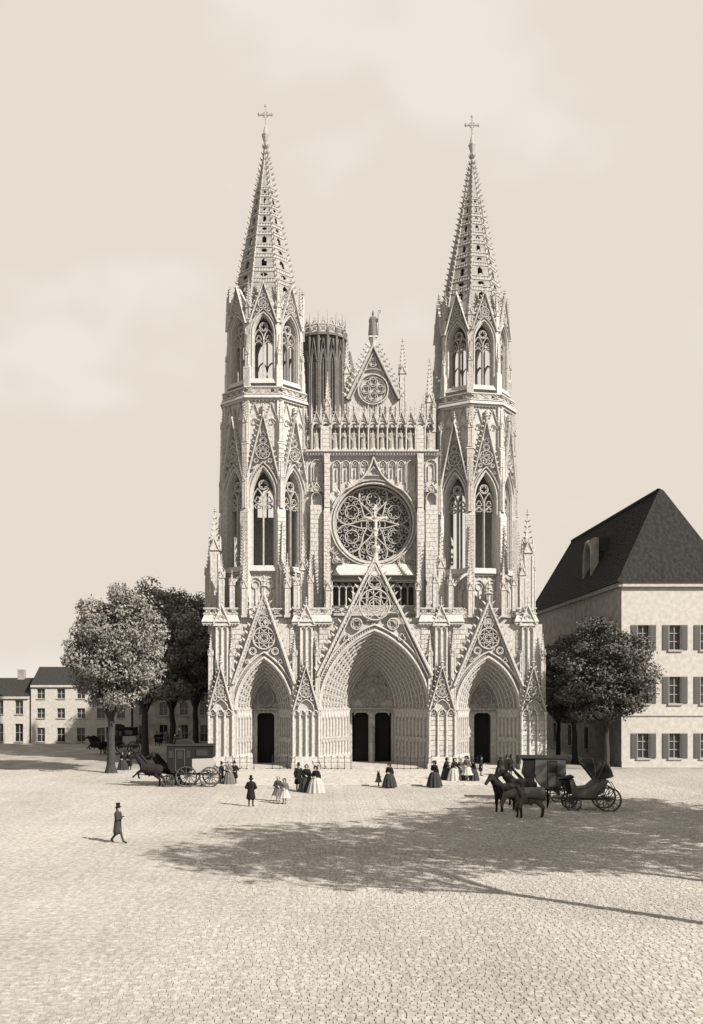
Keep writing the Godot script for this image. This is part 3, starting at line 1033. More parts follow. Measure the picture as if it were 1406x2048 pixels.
# ---------------------------------------------------------------- the church
func build_church() -> Node3D:
	var church := thing("gothic_church", "tall pale stone Gothic church front with two openwork spires and three gabled portals", "church")
	# --- three portals
	portal(church, gx(528, -0.9), 2.62, 4.85, 1.22, 2.7, 3.0, 6, 5.62, gl(62, -0.5), gy(1368, -0.5), gy(1187, -0.5), 1, gx(462, -0.9), gx(588, -0.9), 1.75)
	portal(church, gx(749, -0.9), 5.15, 7.45, 2.1, 4.4, 4.8, 10, 5.62, gl(115, -0.5), gy(1352, -0.5), gy(1116, -0.5), 2, gx(638, -0.9), gx(860, -0.9), 0.0)
	portal(church, gx(976, -0.9), 2.95, 4.9, 1.3, 2.75, 3.0, 6, 5.62, gl(69, -0.5), gy(1372, -0.5), gy(1204, -0.5), 1, gx(906, -0.9), gx(1047, -0.9), 2.0)
	# --- four buttresses between them
	buttress(church, gx(441), 1.12, 3, gy(1334), 0.05, false)
	buttress(church, gx(612), 1.2, 4, gy(1332), 0.0, false)
	buttress(church, gx(885), 1.2, 3, gy(1333), -0.05, true)
	buttress(church, gx(1068), 1.12, 3, gy(1333), -0.45, true)
	# --- terrace above the porch
	var z := -0.9
	var tr := part("terrace", church)
	var xl := gx(408, -1)
	var xr := gx(1074, -1)
	var mass := MB.new()
	mass.box(xl + 0.3, xr - 0.3, 12.9, 14.4, -12.0, -1.5)
	mass.box(xl + 0.3, gx(455, -3), 0.0, 12.9, -12.0, -3.3)
	mass.box(gx(1045, -3), xr - 0.3, 0.0, 12.9, -12.0, -3.3)
	mass.box(xl + 0.3, xr - 0.3, 0.0, 12.9, -12.4, -12.0)
	commit(mass, "mass", M.stone, tr)
	for r in [[gx(404, -0.6), gx(478, -0.6)], [gx(584, -0.6), gx(664, -0.6)], [gx(838, -0.6), gx(928, -0.6)], [gx(1030, -0.6), gx(1076, -0.6)]]:
		var cm := MB.new()
		cm.box(r[0], r[1], 13.72, 13.95, -2.2, -0.55)
		cm.taper(r[0] - 0.05, r[1] + 0.05, 13.95, 14.6, -2.4, -0.42, 0.24)
		for q in int((r[1] - r[0]) / 0.3):
			cm.octa(Vector3(r[0] + 0.15 + 0.3 * q, 13.64, -0.62), 0.1, 0.09, 0.1)
		balustrade(cm, r[0] + 0.1, r[1] - 0.1, 14.65, 15.3, -0.75)
		commit(cm, "parapet", M.stone_c, tr)
	var cm2 := MB.new()
	balustrade(cm2, gx(478, -1.2), gx(584, -1.2), 14.5, 15.3, -1.3)
	balustrade(cm2, gx(928, -1.2), gx(1030, -1.2), 14.5, 15.3, -1.3)
	balustrade(cm2, gx(664, -3.6), gx(838, -3.6), 15.0, 15.75, -3.5)
	commit(cm2, "balustrade", M.stone, tr)
	# masonry beside the buttresses, course by course
	for r in [[426, 436, 0], [447, 462, 0], [588, 600, 0], [622, 640, 0], [858, 872, 0], [898, 908, 0], [1047, 1056, 0]]:
		ashlar(tr, Transform3D(), gx(r[0], -1.1), gx(r[1], -1.1), 9.0, 13.6, -1.1, 0.46, 0.7)
	for r in [[462, 482], [580, 588], [638, 658], [842, 860], [906, 930], [1032, 1047]]:
		ashlar(tr, Transform3D(), gx(r[0], -0.9), gx(r[1], -0.9), 9.6, 13.65, -0.9, 0.46, 0.7)
	# free-standing pinnacles on the terrace
	for q in [[430, 1028, 1100, -3.0, 0.85], [417, 1110, 1150, -3.8, 0.55], [443, 1118, 1155, -1.4, 0.5], [464, 1148, 1170, -1.3, 0.42], [489, 1112, 1175, -1.3, 0.5],
			[575, 1115, 1175, -1.3, 0.5], [592, 1135, 1170, -1.4, 0.42], [607, 1065, 1140, -2.2, 0.6], [621, 1105, 1165, -1.6, 0.45],
			[657, 1085, 1180, -2.6, 0.55], [838, 1088, 1180, -2.6, 0.55], [870, 1108, 1165, -1.6, 0.45], [882, 1062, 1135, -2.2, 0.6], [901, 1140, 1170, -1.4, 0.42],
			[941, 1122, 1180, -1.3, 0.5], [1007, 1125, 1180, -1.3, 0.5], [1028, 1135, 1170, -1.4, 0.42], [1044, 1112, 1150, -1.8, 0.6], [1055, 1034, 1105, -3.0, 0.85], [1064, 1095, 1140, -3.4, 0.5]]:
		var pm := MB.new()
		var yb := gy(q[2], q[3])
		var yt := gy(q[1], q[3])
		pm.pinnacle(gx(q[0], q[3]), q[3], 14.4, q[4], yb - 14.4, yt - yb)
		commit(pm, "pinnacle", M.stone, tr)
	# small flying buttresses against the towers
	for q in [[464, 492, -1.9], [592, 570, -1.9], [907, 938, -2.4], [1028, 1000, -2.4]]:
		var fm := MB.new()
		var pl := PackedVector2Array()
		for i in 9:
			var t := i / 8.0
			pl.append(Vector2(gx(lerpf(q[0], q[1], t), q[2]), gy(1172 - 24 * sin(t * PI / 2), q[2])))
		fm.bar(pl, 0.3, q[2] - 0.25, q[2] + 0.25, false, 0.8)
		commit(fm, "flying_buttress", M.stone_c, tr)
	# --- towers
	tower(church, gx(531, -6.5), -6.5, 3.95, 0.0, [2, 3, 5, 6], 25.4)
	tower(church, gx(944, -8.3), -8.3, 3.75, deg_to_rad(11), [2, 3, 5, 6], 0.0)
	# low blocks that carry the towers
	var tb := MB.new()
	tb.box(gx(418, -2.6), gx(655, -2.6), 14.3, 15.4, -11.5, -2.7)
	tb.box(gx(842, -2.9), gx(1062, -2.9), 14.3, 15.4, -12.5, -3.3)
	commit(tb, "tower_base", M.stone, church)
	# --- middle of the front with the rose
	z = -4.5
	var mid := part("rose_front", church)
	var x0 := gx(612, z)
	var x1 := gx(876, z)
	var rx := gx(747, z)
	var ry := gy(1047, z)
	var rr := gl(80, z)
	var ya := 14.2
	var yt := gy(905, z)
	var hx0 := rx - rr - 0.12
	var hx1 := rx + rr + 0.12
	var wm := MB.new()
	wm.box(x0, hx0, ya, yt, z - 1.2, z)
	wm.box(hx1, x1, ya, yt, z - 1.2, z)
	wm.box(hx0, hx1, ry + rr + 0.12, yt, z - 1.2, z)
	wm.box(hx0, hx1, gy(1162, z), ry - rr - 0.12, z - 1.2, z)
	wm.box(hx0, hx1, ya, gy(1212, z), z - 1.2, z)
	# square round the rose
	var circ := ring(rx, ry, rr, 48)
	for i in 48:
		var p := circ[i]
		var q := circ[(i + 1) % 48]
		var ps := _square(p, rx, ry, rr + 0.12)
		var qs := _square(q, rx, ry, rr + 0.12)
		wm.quad(Vector3(p.x, p.y, z), Vector3(ps.x, ps.y, z), Vector3(qs.x, qs.y, z), Vector3(q.x, q.y, z))
		wm.quad(Vector3(p.x, p.y, z), Vector3(q.x, q.y, z), Vector3(q.x, q.y, z - 1.2), Vector3(p.x, p.y, z - 1.2))
	commit(wm, "wall", M.stone, mid)
	var gm := MB.new()
	gm.prism(ring(rx, ry, rr + 0.05, 40), z - 1.1, z - 1.0)
	commit(gm, "rose_glass", M.glass, mid)
	# rose tracery: six flaming petals, each with its swarm of small lights
	var tm := MB.new()
	var z0 := z - 0.95
	var z1 := z - 0.5
	tm.bar(ring(rx, ry, rr * 0.95, 48), 0.26, z0, z1, true)
	tm.bar(ring(rx, ry, rr * 0.3, 24), 0.1, z0, z1 - 0.05, true)
	tm.bar(ring(rx, ry, rr * 0.17, 16), 0.14, z0, z1, true)
	tm.bar(foil(rx, ry, rr * 0.14, 6, PI / 2, 4), 0.08, z0, z1 - 0.1, true)
	for i in 6:
		var t := TAU * i / 6 + PI / 6
		for s in [-1.0, 1.0]:
			var pl := PackedVector2Array()
			for j in 13:
				var u := j / 12.0
				var rad := lerpf(0.17, 0.93, u)
				var ang: float = t + s * (PI / 6) * sin(u * PI * 0.78) * 0.98
				pl.append(Vector2(rx + rr * rad * cos(ang), ry + rr * rad * sin(ang)))
			tm.bar(pl, 0.19, z0, z1)
		var c1 := Vector2(rx, ry) + Vector2.from_angle(t) * rr * 0.62
		tm.bar(ring(c1.x, c1.y, rr * 0.17, 16), 0.15, z0, z1, true)
		tm.bar(foil(c1.x, c1.y, rr * 0.14, 5, t, 4), 0.1, z0, z1 - 0.1, true)
		for w in 5:
			var c6 := c1 + Vector2.from_angle(t + TAU * w / 5.0) * rr * 0.21
			tm.bar(ring(c6.x, c6.y, rr * 0.04, 6), 0.07, z0, z1 - 0.1, true)
		for q in [[0.38, 0.0, 0.075], [0.84, 0.13, 0.065], [0.84, -0.13, 0.065], [0.5, 0.3, 0.06], [0.5, -0.3, 0.06], [0.86, 0.34, 0.06], [0.86, -0.34, 0.06], [0.7, 0.36, 0.055], [0.7, -0.36, 0.055], [0.24, 0.0, 0.05]]:
			var c: Vector2 = Vector2(rx, ry) + Vector2.from_angle(t + q[1]) * rr * q[0]
			tm.bar(foil(c.x, c.y, rr * q[2], 4 if q[1] == 0.0 else 3, t, 4), 0.1, z0, z1 - 0.08, true)
		var t2 := t + PI / 6
		for q in [[0.83, 0.0, 0.1], [0.66, 0.0, 0.07], [0.86, 0.19, 0.05], [0.86, -0.19, 0.05]]:
			var c: Vector2 = Vector2(rx, ry) + Vector2.from_angle(t2 + q[1]) * rr * q[0]
			tm.bar(ring(c.x, c.y, rr * q[2], 10), 0.08, z0, z1 - 0.05, true)
	commit(tm, "rose_tracery", M.stone_b, mid)
	var rm := MB.new()
	rm.bar(ring(rx, ry, rr + 0.02, 48), 0.2, z - 0.1, z + 0.22, true)
	rm.bar(ring(rx, ry, rr + 0.3, 48), 0.14, z, z + 0.34, true)
	for s in [-1.0, 1.0]:
		# ogee that rises to the cornice
		var pl := PackedVector2Array()
		for j in 13:
			var u := j / 12.0
			var ang := lerpf(0.35, 1.25, u)
			if u < 0.6:
				pl.append(Vector2(rx + s * (rr + 0.35) * cos(ang), ry + (rr + 0.35) * sin(ang)))
		var last := pl[pl.size() - 1]
		var top := Vector2(rx, gy(915, z))
		for j in range(1, 8):
			var u := j / 7.0
			var q := last.lerp(Vector2(last.x * 0.25 + rx * 0.75, last.y + 0.75), u).lerp(Vector2(last.x * 0.25 + rx * 0.75, last.y + 0.75).lerp(top, u), u)
			pl.append(q)
		rm.bar(pl, 0.2, z, z + 0.45)
		for j in range(2, pl.size(), 3):
			rm.crocket(Vector3(pl[j].x + s * 0.12, pl[j].y + 0.12, z + 0.2), Vector3(s * 0.7, 0.7, 0), 0.42)
		# corner lights below the rose
		for q in [[0.86, -0.84, 0.12], [0.95, -0.68, 0.08], [0.7, -0.95, 0.08], [0.97, -0.95, 0.06]]:
			rm.bar(foil(rx + s * rr * q[0], ry + rr * q[1], rr * q[2], 4, PI / 4, 4), 0.08, z, z + 0.16, true)
			rm.bar(ring(rx + s * rr * q[0], ry + rr * q[1], rr * q[2] * 1.25, 12), 0.08, z, z + 0.2, true)
	rm.finial(rx, gy(918, z), z + 0.25, 0.8)
	rm.bar(PackedVector2Array([Vector2(rx - 0.75, ry + rr + 0.75), Vector2(rx, gy(935, z)), Vector2(rx + 0.75, ry + rr + 0.75)]), 0.14, z, z + 0.3, true)
	commit(rm, "rose_hood", M.stone_c, mid)
	# sill under the rose, frieze, open gallery
	var sm := MB.new()
	sm.taper(hx0 + 0.1, hx1 - 0.1, gy(1150, z), gy(1129, z), z - 0.6, z + 0.75, 0.5)
	sm.box(hx0, hx1, gy(1152, z), gy(1150, z), z, z + 0.8)
	sm.box(hx0, hx1, gy(1163, z), gy(1160, z), z, z + 0.2)
	for q in 22:
		sm.octa(Vector3(lerpf(hx0, hx1, (q + 0.5) / 22.0), gy(1156, z), z + 0.12), 0.13, 0.11, 0.12)
	commit(sm, "sill", M.stone_c, mid)
	var gal := MB.new()
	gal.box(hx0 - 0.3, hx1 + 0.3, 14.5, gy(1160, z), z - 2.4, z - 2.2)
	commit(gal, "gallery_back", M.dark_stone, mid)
	var ga := MB.new()
	var n := 12
	for i in n + 1:
		var c := lerpf(hx0, hx1, float(i) / n)
		ga.frustum(c, z - 0.25, gy(1212, z), gy(1176, z), 0.085, 0.075, 6)
		if i < n:
			var w := (hx1 - hx0) / n
			ga.bar(arch(c + w * 0.5, w * 0.46, gy(1178, z), w * 0.62, 6), 0.11, z - 0.4, z - 0.05)
			ga.bar(ring(c + w * 0.5, gy(1170, z), w * 0.24, 10), 0.07, z - 0.36, z - 0.1, true)
	commit(ga, "open_gallery", M.stone, mid)
	# piers that frame the rose, built of courses
	for s in [[647, 661], [834, 849]]:
		var b := MB.new()
		var bx0 := gx(s[0], z + 1)
		var bx1 := gx(s[1], z + 1)
		b.box(bx0, bx1, 14.4, gy(1024, z + 1), z - 0.2, z + 1.05)
		b.taper(bx0, bx1, gy(1024, z + 1), gy(1016, z + 1), z - 0.2, z + 1.08, 0.12)
		b.box(bx0 + 0.06, bx1 - 0.06, gy(1018, z + 1), gy(906, z + 1), z - 0.2, z + 0.85)
		commit(b, "pier", M.stone, mid)
		ashlar(mid, Transform3D(), bx0 + 0.02, bx1 - 0.02, 16.0, gy(1026, z + 1), z + 1.05, 0.42, 1, true)
		ashlar(mid, Transform3D(), bx0 + 0.08, bx1 - 0.08, gy(1014, z + 1), gy(918, z + 1), z + 0.85, 0.42, 1, true)
	# outer strips with a niche each
	for s in [633, 862]:
		var b := MB.new()
		var cx := gx(s, z)
		b.box(cx - 0.62, cx + 0.62, 14.4, gy(1012, z), z - 0.2, z + 0.6)
		plain_gable(b, cx, 0.6, gy(985, z), gy(968, z), z, z + 0.5, 0.12, 0.15)
		b.bar(doorway(cx, 0.5, gy(1012, z), gy(998, z), 0.6, 6), 0.14, z, z + 0.5)
		b.bar(doorway(cx, 0.55, gy(965, z), gy(932, z), 0.6, 6), 0.13, z, z + 0.2)
		b.bar(doorway(cx, 0.28, gy(962, z), gy(936, z), 0.4, 5), 0.1, z, z + 0.15)
		commit(b, "niche_strip", M.stone, mid)
		ashlar(mid, Transform3D(), cx - 0.6, cx + 0.6, 15.4, gy(1014, z), z + 0.6, 0.44, 0.8)
	# blind lancets above the rose
	var bl := MB.new()
	for i in 8:
		var u := (i if i < 4 else i + 1)
		var cx := lerpf(gx(664, z), gx(830, z), (u + 0.5) / 9.0)
		var foot := ry + sqrt(maxf(0.0, pow(rr + 0.9, 2) - pow(minf(absf(cx - rx), rr), 2)))
		bl.bar(doorway(cx, 0.38, maxf(foot, gy(990, z)), gy(932, z), 0.5, 6), 0.12, z, z + 0.22)
		bl.bar(foil(cx, gy(930, z), 0.22, 3, PI / 2, 4), 0.07, z, z + 0.15, true)
		bl.line(cx, maxf(foot, gy(962, z)), cx, gy(938, z), 0.09, z, z + 0.16)
	commit(bl, "blind_lancets", M.stone, mid)
	# carved cornice under the statues
	var co := MB.new()
	co.box(x0, x1, gy(906, z), gy(903, z), z - 1.0, z + 0.72)
	co.taper(x0, x1, gy(913, z), gy(906, z), z - 1.0, z + 0.25, -0.25)
	for q in 46:
		co.octa(Vector3(lerpf(x0, x1, (q + 0.5) / 46.0), gy(910, z), z + 0.5), 0.13, 0.14, 0.16)
	commit(co, "cornice", M.stone_c, mid)
	# --- gallery of statues
	var zg := z + 0.35
	var row := part("statue_gallery", church)
	var y0 := gy(904, zg)
	var step := gl(19.0, zg)
	var gback := MB.new()
	gback.box(gx(622, zg), gx(872, zg), y0, gy(852, zg), zg - 0.9, zg - 0.5)
	commit(gback, "back_wall", M.stone_b, row)
	for i in 13:
		var cx := gx(633 + 18.85 * i, zg)
		var nm := MB.new()
		var w := step * 0.46
		nm.pierced(cx - step * 0.5, cx + step * 0.5, gy(856, zg), gy(846, zg), doorway(cx, w * 0.8, gy(856, zg), gy(855, zg), 0.42, 5), zg - 0.5, zg)
		nm.prism(PackedVector2Array([Vector2(cx - w, gy(846, zg)), Vector2(cx, gy(824, zg)), Vector2(cx + w, gy(846, zg))]), zg - 0.3, zg - 0.02)
		nm.rake(cx, w, gy(847, zg), gy(824, zg), zg - 0.02, zg + 0.16, 0.11, 0.15, 0.6)
		nm.bar(foil(cx, gy(840, zg), w * 0.3, 3, PI / 2, 4), 0.06, zg - 0.02, zg + 0.08, true)
		nm.frustum(cx - step * 0.5, zg - 0.02, y0, gy(856, zg), 0.1, 0.09, 6)
		nm.frustum(cx - step * 0.5, zg - 0.02, gy(858, zg), gy(854, zg), 0.1, 0.18, 6)
		nm.box(cx - w * 0.6, cx + w * 0.6, y0, y0 + 0.3, zg - 0.5, zg + 0.05)
		commit(nm, "niche", M.stone, row)
		var sp := MB.new()
		sp.pinnacle(cx - step * 0.5, zg, gy(848, zg), 0.16, 1.35, 0.7)
		commit(sp, "pinnacle", M.stone_c, row)
		if i == 1 or i == 11:
			ashlar(row, Transform3D(), cx - w * 0.85, cx + w * 0.85, y0 + 0.1, gy(852, zg), zg - 0.05, 0.42, 1, true)
	for q in [[655, 752, 812, zg - 1.0, 0.5], [859, 726, 805, zg - 1.0, 0.6], [694, 684, 748, -6.6, 0.6], [805, 686, 748, -6.6, 0.6], [868, 795, 815, zg - 0.6, 0.3], [846, 795, 815, zg - 0.6, 0.26]]:
		var pm := MB.new()
		var yb := gy(q[2], q[3])
		pm.pinnacle(gx(q[0], q[3]), q[3], gy(865, q[3]), q[4], yb - gy(865, q[3]), gy(q[1], q[3]) - yb)
		commit(pm, "pinnacle", M.stone, row)
	# --- top gable
	var zt := -6.2
	var tg := part("top_gable", church)
	var tx := gx(746, zt)
	var th := gl(52, zt)
	var ty0 := gy(800, zt)
	var ty1 := gy(693, zt)
	var t1 := MB.new()
	t1.box(tx - th, tx + th, gy(870, zt), ty0, zt - 0.6, zt)
	t1.prism(PackedVector2Array([Vector2(tx - th, ty0), Vector2(tx, ty1), Vector2(tx + th, ty0)]), zt - 0.6, zt)
	commit(t1, "wall", M.stone, tg)
	var t2 := MB.new()
	t2.rake(tx, th, ty0, ty1, zt, zt + 0.5, 0.32, 0.0, 0.0)
	var gl_ := Vector2(th, ty1 - ty0).length()
	for s in [-1.0, 1.0]:
		var o := Vector3(s * (ty1 - ty0) / gl_, th / gl_, 0)
		for j in 11:
			var u: float = (j + 0.5) / 11.0
			var at := Vector3(tx + s * th * (1 - u), lerpf(ty0, ty1, u), zt + 0.2) + o * 0.14
			t2.crocket(at, o, 0.55)
			t2.octa(at + o * 0.5 + Vector3(0, 0.12, 0), 0.13, 0.13, 0.16)
			t2.octa(at + o * 0.28 + Vector3(s * 0.05, -0.12, 0.1), 0.12, 0.1, 0.12)
	t2.rake(tx, th * 0.86, ty0, ty1 - 0.7, zt, zt + 0.28, 0.16, 0.0, 0.0)
	commit(t2, "rake", M.stone_b, tg)
	var t3 := MB.new()
	var cy := gy(780, zt)
	var cr := gl(30, zt)
	t3.bar(ring(tx, cy, cr, 30), 0.2, zt, zt + 0.32, true)
	t3.bar(ring(tx, cy, cr * 0.84, 30), 0.1, zt, zt + 0.2, true)
	for i in 4:
		var t := i * PI / 2
		var c := Vector2(tx + cr * 0.48 * cos(t), cy + cr * 0.48 * sin(t))
		t3.bar(ring(c.x, c.y, cr * 0.3, 16), 0.11, zt, zt + 0.26, true)
		t3.bar(foil(c.x, c.y, cr * 0.24, 4, PI / 4, 4), 0.1, zt, zt + 0.26, true)
	t3.bar(ring(tx, gy(726, zt), gl(8.5, zt), 14), 0.1, zt, zt + 0.25, true)
	t3.bar(foil(tx, gy(726, zt), gl(6.6, zt), 4, PI / 4, 4), 0.08, zt, zt + 0.22, true)
	t3.bar(arch(tx, cr * 1.05, cy + cr * 0.4, cr * 0.95, 8), 0.12, zt, zt + 0.3)
	for i in 10:
		t3.line(tx - th * 0.9 + th * 0.2 * i, gy(858, zt), tx - th * 0.9 + th * 0.2 * i, gy(812, zt), 0.1, zt, zt + 0.14)
	commit(t3, "roundel", M.stone, tg)
	var t4 := MB.new()
	t4.frustum(tx, zt - 0.1, ty1 - 0.3, ty1 + 0.35, 0.2, 0.26, 8)
	t4.frustum(tx, zt - 0.1, ty1 + 0.35, gy(676, zt), 0.26, 0.48, 8)
	t4.box(tx - 0.42, tx + 0.42, gy(676, zt), gy(673, zt), zt - 0.5, zt + 0.32)
	commit(t4, "pedestal", M.stone_c, tg)
	# --- nave and the crowned tower over the crossing
	var nave := part("nave", church)
	var nm2 := MB.new()
	nm2.box(tx - th + 0.3, tx + th - 0.3, 0.0, ty0 - 2.0, -62.0, -12.4)
	nm2.box(tx - th + 0.3, tx + th - 0.3, 14.3, ty0 - 2.0, -12.4, -6.9)
	nm2.box(tx - th - 6.0, tx + th + 6.0, 0.0, 13.0, -62.0, -12.6)
	commit(nm2, "nave_wall", M.stone_d, nave)
	var nr := MB.new()
	nr.prism(PackedVector2Array([Vector2(tx - th + 0.2, ty0 - 2.0), Vector2(tx, ty1 - 2.2), Vector2(tx + th - 0.2, ty0 - 2.0)]), -62.0, -6.9)
	commit(nr, "nave_roof", M.slate, nave)
	var lz := -44.0
	var lx := gx(646, lz)
	var lr := gl(46, lz)
	var lan := part("crossing_tower", church)
	var l1 := MB.new()
	var ltop := gy(682, lz)
	l1.frustum(lx, lz, 20.0, ltop, lr * 1.02, lr * 0.98, 16, PI / 16)
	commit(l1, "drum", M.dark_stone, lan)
	for i in 16:
		var fx := Transform3D(Basis(Vector3.UP, i * TAU / 16), Vector3(lx, 0, lz)) * Transform3D(Basis(), Vector3(0, 0, lr * 0.97))
		var ap := lr * 0.195
		var l2 := MB.new()
		l2.xf = fx
		l2.bar(doorway(0, ap * 0.62, ltop - 15, ltop - 4.5, 2.2, 6), 0.3, 0, 0.3)
		l2.line(0, ltop - 15, 0, ltop - 3.4, 0.2, 0, 0.22)
		l2.bar(PackedVector2Array([Vector2(-ap * 0.8, ltop - 4.0), Vector2(0, ltop - 0.8), Vector2(ap * 0.8, ltop - 4.0)]), 0.24, 0, 0.34)
		l2.box(-ap, ap, ltop - 0.3, ltop, 0, 0.35)
		l2.frustum(-ap, 0.1, 24, ltop + 0.8, 0.34, 0.2, 6)
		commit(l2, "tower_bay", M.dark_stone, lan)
		var l3 := MB.new()
		l3.xf = fx
		balustrade(l3, -ap, ap, ltop + 0.1, ltop + 1.25, 0.1)
		l3.rake(0, ap * 0.6, ltop + 1.25, ltop + 1.8, -0.05, 0.1, 0.12, 0.18, 0.5)
		l3.frustum(-ap, 0.05, ltop + 0.8, ltop + 3.0, 0.16, 0.03, 5)
		commit(l3, "crown", M.stone_d, lan)
	for q in [[700, 690], [694, 665]]:
		var l4 := MB.new()
		l4.frustum(gx(q[0], lz), lz - 1.0, 20.0, gy(735, lz), gl(11, lz), gl(10, lz), 8)
		l4.frustum(gx(q[0], lz), lz - 1.0, gy(735, lz), gy(q[1] + 8, lz), gl(10, lz), 0.1, 8)
		commit(l4, "stair_turret", M.dark_stone, lan)
		break
	# remaining courses of the masonry
	var rest := commit(rest_blocks, "stonework", M.stone_c, church)
	rest.set_meta("kind", "stuff")
	return church
func _square(p: Vector2, x: float, y: float, r: float) -> Vector2:
	var d := p - Vector2(x, y)
	return Vector2(x, y) + d * r / maxf(absf(d.x), absf(d.y))
func gl(px: float, z := 0.0) -> float:
	return px * S * (BACK - z) / BACK

# ---------------------------------------------------------------- rounded bodies: smooth union of tapered bones, meshed as surface nets
func flesh(bones: Array, cell: float, k: float) -> ArrayMesh:
	var lo := Vector3.ONE * 1e6
	var hi := -lo
	for b in bones:
		var r: float = maxf(b[2], b[3])
		for q in [b[0], b[1]]:
			lo = lo.min(q - Vector3.ONE * (r + cell * 2.5))
			hi = hi.max(q + Vector3.ONE * (r + cell * 2.5))
	var nx := int(ceil((hi.x - lo.x) / cell)) + 1
	var ny := int(ceil((hi.y - lo.y) / cell)) + 1
	var nz := int(ceil((hi.z - lo.z) / cell)) + 1
	var f := PackedFloat32Array()
	f.resize(nx * ny * nz)
	f.fill(9.0)
	var who := PackedByteArray()
	who.resize(nx * ny * nz)
	var best := PackedFloat32Array()
	best.resize(nx * ny * nz)
	best.fill(9.0)
	for bi in bones.size():
		var b: Array = bones[bi]
		var a: Vector3 = b[0]
		var e: Vector3 = b[1]
		var ra: float = b[2]
		var rb: float = b[3]
		var m := maxf(ra, rb) + k + cell * 2.0
		var l := ((a.min(e) - Vector3.ONE * m - lo) / cell).floor()
		var h := ((a.max(e) + Vector3.ONE * m - lo) / cell).ceil()
		var ab := e - a
		var len2 := maxf(ab.length_squared(), 1e-9)
		for z in range(maxi(0, int(l.z)), mini(nz - 1, int(h.z)) + 1):
			for y in range(maxi(0, int(l.y)), mini(ny - 1, int(h.y)) + 1):
				var id := (z * ny + y) * nx
				for x in range(maxi(0, int(l.x)), mini(nx - 1, int(h.x)) + 1):
					var p := lo + Vector3(x, y, z) * cell - a
					var t := clampf(p.dot(ab) / len2, 0.0, 1.0)
					var d := (p - ab * t).length() - lerpf(ra, rb, t)
					var o := f[id + x]
					if d < best[id + x]:
						best[id + x] = d
						who[id + x] = bi
					var g := maxf(k - absf(o - d), 0.0) / k
					f[id + x] = minf(o, d) - g * g * k * 0.25
	var idx := PackedInt32Array()
	idx.resize(nx * ny * nz)
	idx.fill(-1)
	var vs := PackedVector3Array()
	var ns := PackedVector3Array()
	var cs := PackedColorArray()
	var sy := nx
	var sz := nx * ny
	var corner := [0, 1, sy, sy + 1, sz, sz + 1, sz + sy, sz + sy + 1]
	var off := [Vector3(0, 0, 0), Vector3(1, 0, 0), Vector3(0, 1, 0), Vector3(1, 1, 0), Vector3(0, 0, 1), Vector3(1, 0, 1), Vector3(0, 1, 1), Vector3(1, 1, 1)]
	var edges := [[0, 1], [2, 3], [4, 5], [6, 7], [0, 2], [1, 3], [4, 6], [5, 7], [0, 4], [1, 5], [2, 6], [3, 7]]
	for z in nz - 1:
		for y in ny - 1:
			for x in nx - 1:
				var i := z * sz + y * sy + x
				var inside := 0
				for c in 8:
					if f[i + corner[c]] < 0.0:
						inside += 1
				if inside == 0 or inside == 8:
					continue
				var s := Vector3.ZERO
				var n := 0
				for e in edges:
					var u: float = f[i + corner[e[0]]]
					var w: float = f[i + corner[e[1]]]
					if (u < 0.0) != (w < 0.0):
						s += off[e[0]].lerp(off[e[1]], u / (u - w))
						n += 1
				s /= n
				var g := Vector3.ZERO
				for c in 8:
					var fv: float = f[i + corner[c]]
					g += (off[c] * 2.0 - Vector3.ONE) * fv
				idx[i] = vs.size()
				vs.append(lo + (Vector3(x, y, z) + s) * cell)
				ns.append(g.normalized())
				var col: Color = bones[who[i + corner[0]]][4]
				cs.append(col)
	var tri := PackedInt32Array()
	for z in range(1, nz - 1):
		for y in range(1, ny - 1):
			for x in range(1, nx - 1):
				var i := z * sz + y * sy + x
				var u := f[i] < 0.0
				for ax in 3:
					var st: int = [1, sy, sz][ax]
					if u == (f[i + st] < 0.0):
						continue
					var s1: int = [sy, sz, 1][ax]
					var s2: int = [sz, 1, sy][ax]
					var a := idx[i]
					var b := idx[i - s1]
					var c := idx[i - s1 - s2]
					var d := idx[i - s2]
					if a < 0 or b < 0 or c < 0 or d < 0:
						continue
					if u:
						tri.append_array(PackedInt32Array([a, c, b, a, d, c]))
					else:
						tri.append_array(PackedInt32Array([a, b, c, a, c, d]))
	var arr := []
	arr.resize(Mesh.ARRAY_MAX)
	arr[Mesh.ARRAY_VERTEX] = vs
	arr[Mesh.ARRAY_NORMAL] = ns
	arr[Mesh.ARRAY_COLOR] = cs
	arr[Mesh.ARRAY_INDEX] = tri
	var mesh := ArrayMesh.new()
	mesh.add_surface_from_arrays(Mesh.PRIMITIVE_TRIANGLES, arr)
	return mesh
# lathed or folded skirt-like surface; prof: [y, r]; folds ripple the lower part
func lathe(mb: MB, prof: Array, k: int, folds := 0, amp := 0.0, sx := 1.0, sz := 1.0) -> void:
	var rows: Array = []
	for q in prof:
		var row := PackedVector3Array()
		for j in k + 1:
			var t := TAU * j / k
			var r: float = q[1] * (1.0 + (amp * sin(t * folds + q[0]) * (q[2] if q.size() > 2 else 1.0) if folds > 0 else 0.0))
			row.append(Vector3(r * sin(t) * sx, q[0], r * cos(t) * sz))
		rows.append(row)
	mb.sweep(rows)

